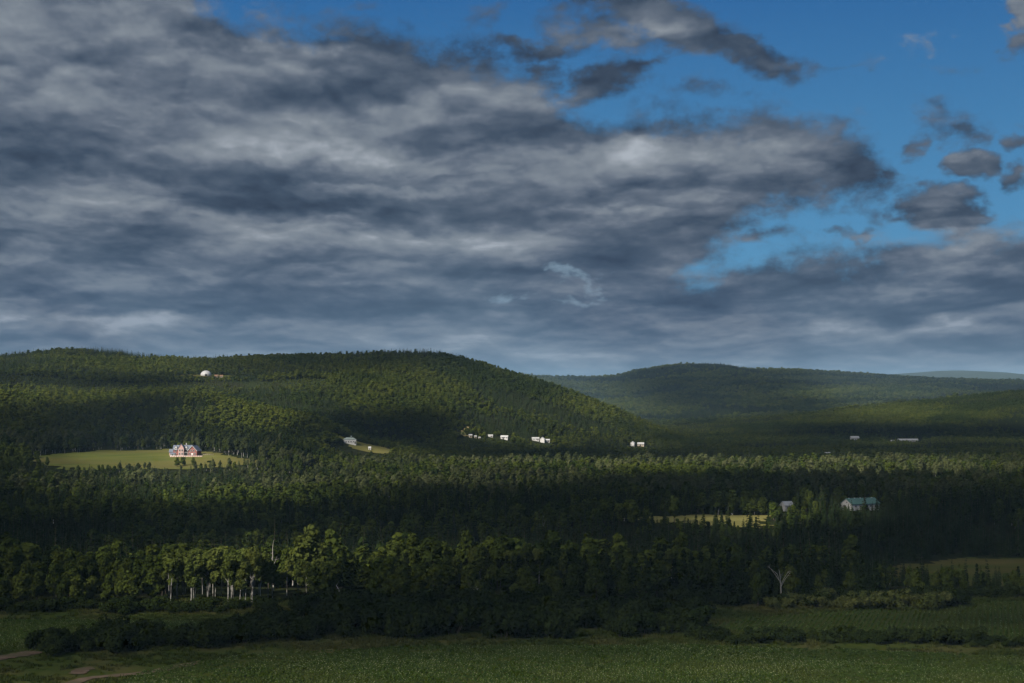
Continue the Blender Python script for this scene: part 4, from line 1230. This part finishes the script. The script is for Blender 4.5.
row('leafy_tree', 20, 580, 790, 372, 420, 7.5, 11.5, 'among the spruces right of the middle', 12)
row('birch_tree', 5, 600, 720, 398, 420, 9, 12.5, 'among the spruces right of the middle', 14)
row('spruce_tree', 13, 790, 880, 388, 424, 7.5, 11.5, 'behind the pale shrubs on the right', 12)
row('leafy_tree', 12, 780, 945, 386, 408, 5.5, 8.0, 'behind the pale shrubs on the right', 12)
row('leafy_tree', 8, 950, 1075, 392, 402, 4.5, 6.5, 'in the low row before the right pasture', 12)
row('spruce_tree', 4, 985, 1060, 390, 402, 6, 9, 'in the low row before the right pasture', 12)
# shrubs
row('shrub', 34, -50, 270, 360, 369, 2.2, 4.0, 'at the foot of the left trees', 3.2, (.9, 1.3), 'shrub')
row('shrub', 12, 42, 130, 301, 314, 3.8, 5.8, 'at the left end of the hedge between fields', 3.2, (.75, 1.0), 'shrub')
row('shrub', 24, 110, 265, 310, 324, 3.4, 5.6, 'in the hedge below the left field', 3.2, (.75, 1.05), 'shrub')
row('shrub', 18, 240, 345, 320, 340, 3.2, 5.4, 'where the tall hedge rises', 3.2, (.75, 1.0), 'shrub')
row('shrub', 36, 335, 560, 322, 344, 5.0, 7.8, 'in the tall hedge beyond the near crop', 3.2, (.65, .9), 'shrub')
row('shrub', 36, 300, 600, 346, 366, 4.2, 7.0, 'in the back of the tall hedge', 3.2, (.7, .95), 'shrub')
row('shrub', 24, 530, 700, 324, 342, 3.5, 6.6, 'in the hedge right of the middle', 3.2, (.7, 1.0), 'shrub')
row('shrub', 18, 590, 700, 346, 366, 2.8, 4.6, 'behind the hedge right of the middle', 3.2, (.85, 1.1), 'shrub')
row('shrub', 30, 690, 900, 316, 325, 1.9, 3.4, 'in the low hedge before the right crop field', 3.2, (.9, 1.3), 'shrub')
row('shrub', 9, 898, 972, 314, 322, 3.2, 4.6, 'in the big dark clump before the right crop field', 3.2, (.9, 1.15), 'shrub')
row('shrub', 15, 965, 1080, 311, 318, 1.5, 2.5, 'at the right end of the low hedge', 3.2, (.9, 1.3), 'shrub')
row('pale_shrub', 26, 765, 945, 366, 378, 2.6, 4.6, 'along the edge of the right wood', 3.2, (.9, 1.2), 'shrub')
row('shrub', 30, 680, 960, 372, 386, 3.0, 4.6, 'along the edge of the right wood', 3.2, (.9, 1.2), 'shrub')
row('shrub', 14, 930, 1085, 386, 394, 2.0, 3.6, 'at the top of the right crop field', 3.2, (1.0, 1.4), 'shrub')

# dead trees
def dead(px, D, h, label, forks=4, spread=1.6, seed=1):
    x, y = (px - PX0) * D / FPX, D
    o = empty('dead_tree', (x, y, gz(x, y)), 0.0); tag(o, label, 'tree')
    t, b = snag(seed, h, forks, spread)
    part('trunk', t, M['dead_wood'], o)
    for g in b: part('branch', g, M['dead_wood'], o)
dead(779, 379, 9.4, 'bleached dead tree with spread forks in the dark right wood', 5, 4.2, 17)
dead(340, 368, 7.6, 'bare white forked dead trunk before the dark clump', 2, .8, 6)
dead(275, 404, 15.0, 'pale dead tree top above the trees left of the round tree', 3, 1.4, 8)
dead(476, 368, 6.2, 'thin white dead stem above the middle of the hedge', 2, .5, 9)
dead(543, 700, 14.0, 'pale bare tree far back in the dark valley wood', 3, 2.2, 10)

# trees that stand alone farther off
hx0, hy0 = spot(181, 467)
for px, dd, s, lb in ((178, 0, .62, 'dark round tree below the farmhouse, left of the pair'), (184, 6, .66, 'dark round tree below the farmhouse, middle of the clump'), (194, 2, .60, 'smaller dark tree below the red gable house')):
    plant('leafy_tree', px, hy0 + dd, s, lb, None, sx=1.15)
xx, yy = spot(209.5, 463); plant('shrub', 209.5, yy, .7, 'lone small bush in the meadow right of the dark trees', None, 'shrub')
for i, px in enumerate((180, 184.5, 189, 193)):
    plant('birch_tree', px, FD + 17 + i * 1.5, .80 + .05 * (i % 2), '%s yellow-green tree from the left behind the farmhouse' % ordinal(i + 1), 'trees behind the farmhouse', sx=1.2)
plant('spruce_tree', 880, 1150, 1.12, 'dark spruce standing above the bright band, left of two', None, sx=1.3)
plant('spruce_tree', 909, 1145, 1.24, 'taller dark spruce standing above the bright band, right of two', None, sx=1.3)
r_ = np.random.default_rng(55)
for i, px in enumerate((648, 664, 683, 697, 706, 714, 722, 738, 748, 757, 766, 778)):
    D = 700 + r_.uniform(0, 45); px += r_.uniform(-5, 5)
    plant('spruce_tree', px, D, r_.uniform(.55, 1.05), '%s spruce from the left standing before the bright hay field' % ordinal(i + 1), 'spruces before the hay field', sx=1.1)

# ------------------------------------------------------------------ crops and grass: nobody could count them
def tuft_geo(seed, n, r0, h, size, flowers=0):
    r = np.random.default_rng(seed); g = Geo(); f = Geo()
    a = r.uniform(0, 6.28, n); d = np.sqrt(r.uniform(0, 1, n)) * r0
    P = np.column_stack([np.cos(a) * d, np.sin(a) * d, r.uniform(.25, 1, n) * h])
    g.quads(P, unit(np.column_stack([np.cos(a), np.sin(a), np.full(n, 1.4)]) + r.normal(size=(n, 3)) * .5), size, 1.3, r)
    if flowers:
        P = np.column_stack([r.uniform(-r0, r0, (flowers, 2)), np.full(flowers, h * 1.12)])
        f.quads(P, unit(np.array([0, -.5, 1]) + r.normal(size=(flowers, 3)) * .3), .10, 1, r)
    return g, f
M['crop_leaf'] = leaf_mat('crop leaf', (.048, .086, .016), (.072, .110, .022), (.080, .106, .024), .05, .25, 3.0, .45, .65)
M['blossom'] = plain('blossom', (.24, .26, .13), .8, .1)
M['grass_blade'] = leaf_mat('grass blade', (.045, .070, .014), (.075, .092, .020), (.10, .10, .030), .06, .3, 3.0, .45, .62)
crop_v = [variant('crop_plant', [(g, M['crop_leaf'])] + ([(f, M['blossom'])] if f.V else [])) for g, f in
          [tuft_geo(400, 18, .30, .48, .17), tuft_geo(401, 18, .32, .44, .18, 1), tuft_geo(402, 16, .28, .50, .17, 0), tuft_geo(403, 18, .30, .46, .17, 2)]]
def grass_geo(seed):
    r = np.random.default_rng(seed); g = Geo(); n = 16
    V, F = [], []
    for k in range(n):
        a = r.uniform(0, 6.28); p = np.array([r.uniform(-.45, .45), r.uniform(-.45, .45), 0]); d = np.array([math.cos(a), math.sin(a), 0])
        h = r.uniform(.35, .8); w = .07; s_ = np.array([-d[1], d[0], 0]) * w
        j = len(V); V += [p - s_, p + s_, p + d * h * .3 + s_ * .7 + [0, 0, h * .7], p + d * h * .3 - s_ * .7 + [0, 0, h * .7], p + d * h * .7 + [0, 0, h]]
        F += [(j, j + 1, j + 2, j + 3), (j + 3, j + 2, j + 4, j + 4)]
    g.add(V, F); return g
grass_v = [variant('grass_tuft', [(grass_geo(410 + i), M['grass_blade'])]) for i in range(3)]
def crops(poly, row, gap, tilt, seed):
    r = np.random.default_rng(seed)
    Pn = np.asarray(poly); x0, y0 = Pn.min(0) - 10; x1, y1 = Pn.max(0) + 10
    c, s = math.cos(tilt), math.sin(tilt); L = math.hypot(x1 - x0, y1 - y0)
    u, v = np.meshgrid(np.arange(-L / 2, L / 2, gap), np.arange(-L / 2, L / 2, row))
    u = u + r.uniform(-.3, .3, u.shape) * gap; v = v + r.normal(0, .06, v.shape)
    X = (x0 + x1) / 2 + u * c - v * s; Y = (y0 + y1) / 2 + u * s + v * c
    k = inside(Pn, X + (fbm(X / 14, Y / 14, 3, 3) - .5) * 3, Y + (fbm(X / 14, Y / 14, 9, 3) - .5) * 3)
    k &= np.abs(X) < .40 * Y + 4
    X, Y = X[k], Y[k]
    k = r.uniform(size=len(X)) < .93 - .5 * (fbm(X / 9, Y / 9, 91, 3) > .68)
    P = np.column_stack([X[k], Y[k]])
    s_ = r.uniform(.75, 1.2, len(P)) * (.75 + .5 * fbm(P[:, 0] / 12, P[:, 1] / 5, 95, 3))
    fl = fbm(P[:, 0] / 16, P[:, 1] / 10, 97, 3) + r.normal(0, .18, len(P))
    idx = np.where(fl > .55, 3, np.where(fl > .40, 1, np.where(r.uniform(size=len(P)) < .5, 0, 2)))
    mass('crop_plants', P, idx, np.column_stack([s_, s_, s_]), crop_v)
crops(FORE_FIELD, .80, .50, R(-2.0), 61)
crops(LEFT_FIELD, .90, .60, R(4), 62)
crops(RIGHT_FIELD, 1.15, .75, R(72), 63)
def grasses():
    r = np.random.default_rng(70)
    P = np.column_stack([r.uniform(-150, 155, 60000), r.uniform(255, 388, 60000)])
    k = np.abs(P[:, 0]) < .40 * P[:, 1] + 4
    for Q in (FORE_FIELD, LEFT_FIELD, RIGHT_FIELD): k &= ~inside(np.asarray(Q), P[:, 0], P[:, 1])
    k &= fbm(P[:, 0] / 10, P[:, 1] / 6, 99, 3) + r.normal(0, .12, len(P)) > .46
    for o in [o for o in scene.objects if o.name.startswith('dirt_path')]:
        v = np.empty(len(o.data.vertices) * 3, np.float32); o.data.vertices.foreach_get('co', v); v = v.reshape(-1, 3)[:, :2]
        k &= np.array([np.min(np.abs(v - p).sum(1)) > 1.3 for p in P]) if True else k
    P = P[k]; s = r.uniform(.6, 1.3, len(P))
    mass('grass', P, r.integers(0, 3, len(P)), np.column_stack([s, s, s]), grass_v)
grasses()
build_woods()

# ------------------------------------------------------------------ air
def build_haze():
    zlo, zhi = -40.0, 330.0
    g = Geo(); g.box(-14600, 14600, -14600, 14600, zlo, zhi)
    m, nt, out = material('haze')
    v = nt.nodes.new('ShaderNodeVolumePrincipled')
    v.inputs['Color'].default_value = (.46, .74, 1.0, 1)
    v.inputs['Density'].default_value = HAZE
    v.inputs['Anisotropy'].default_value = -0.3
    nt.links.new(v.outputs[0], out.inputs['Volume'])
    o = link('haze', g.mesh('haze', m)); tag(o, kind='stuff')
HAZE = 3.0e-5
build_haze()
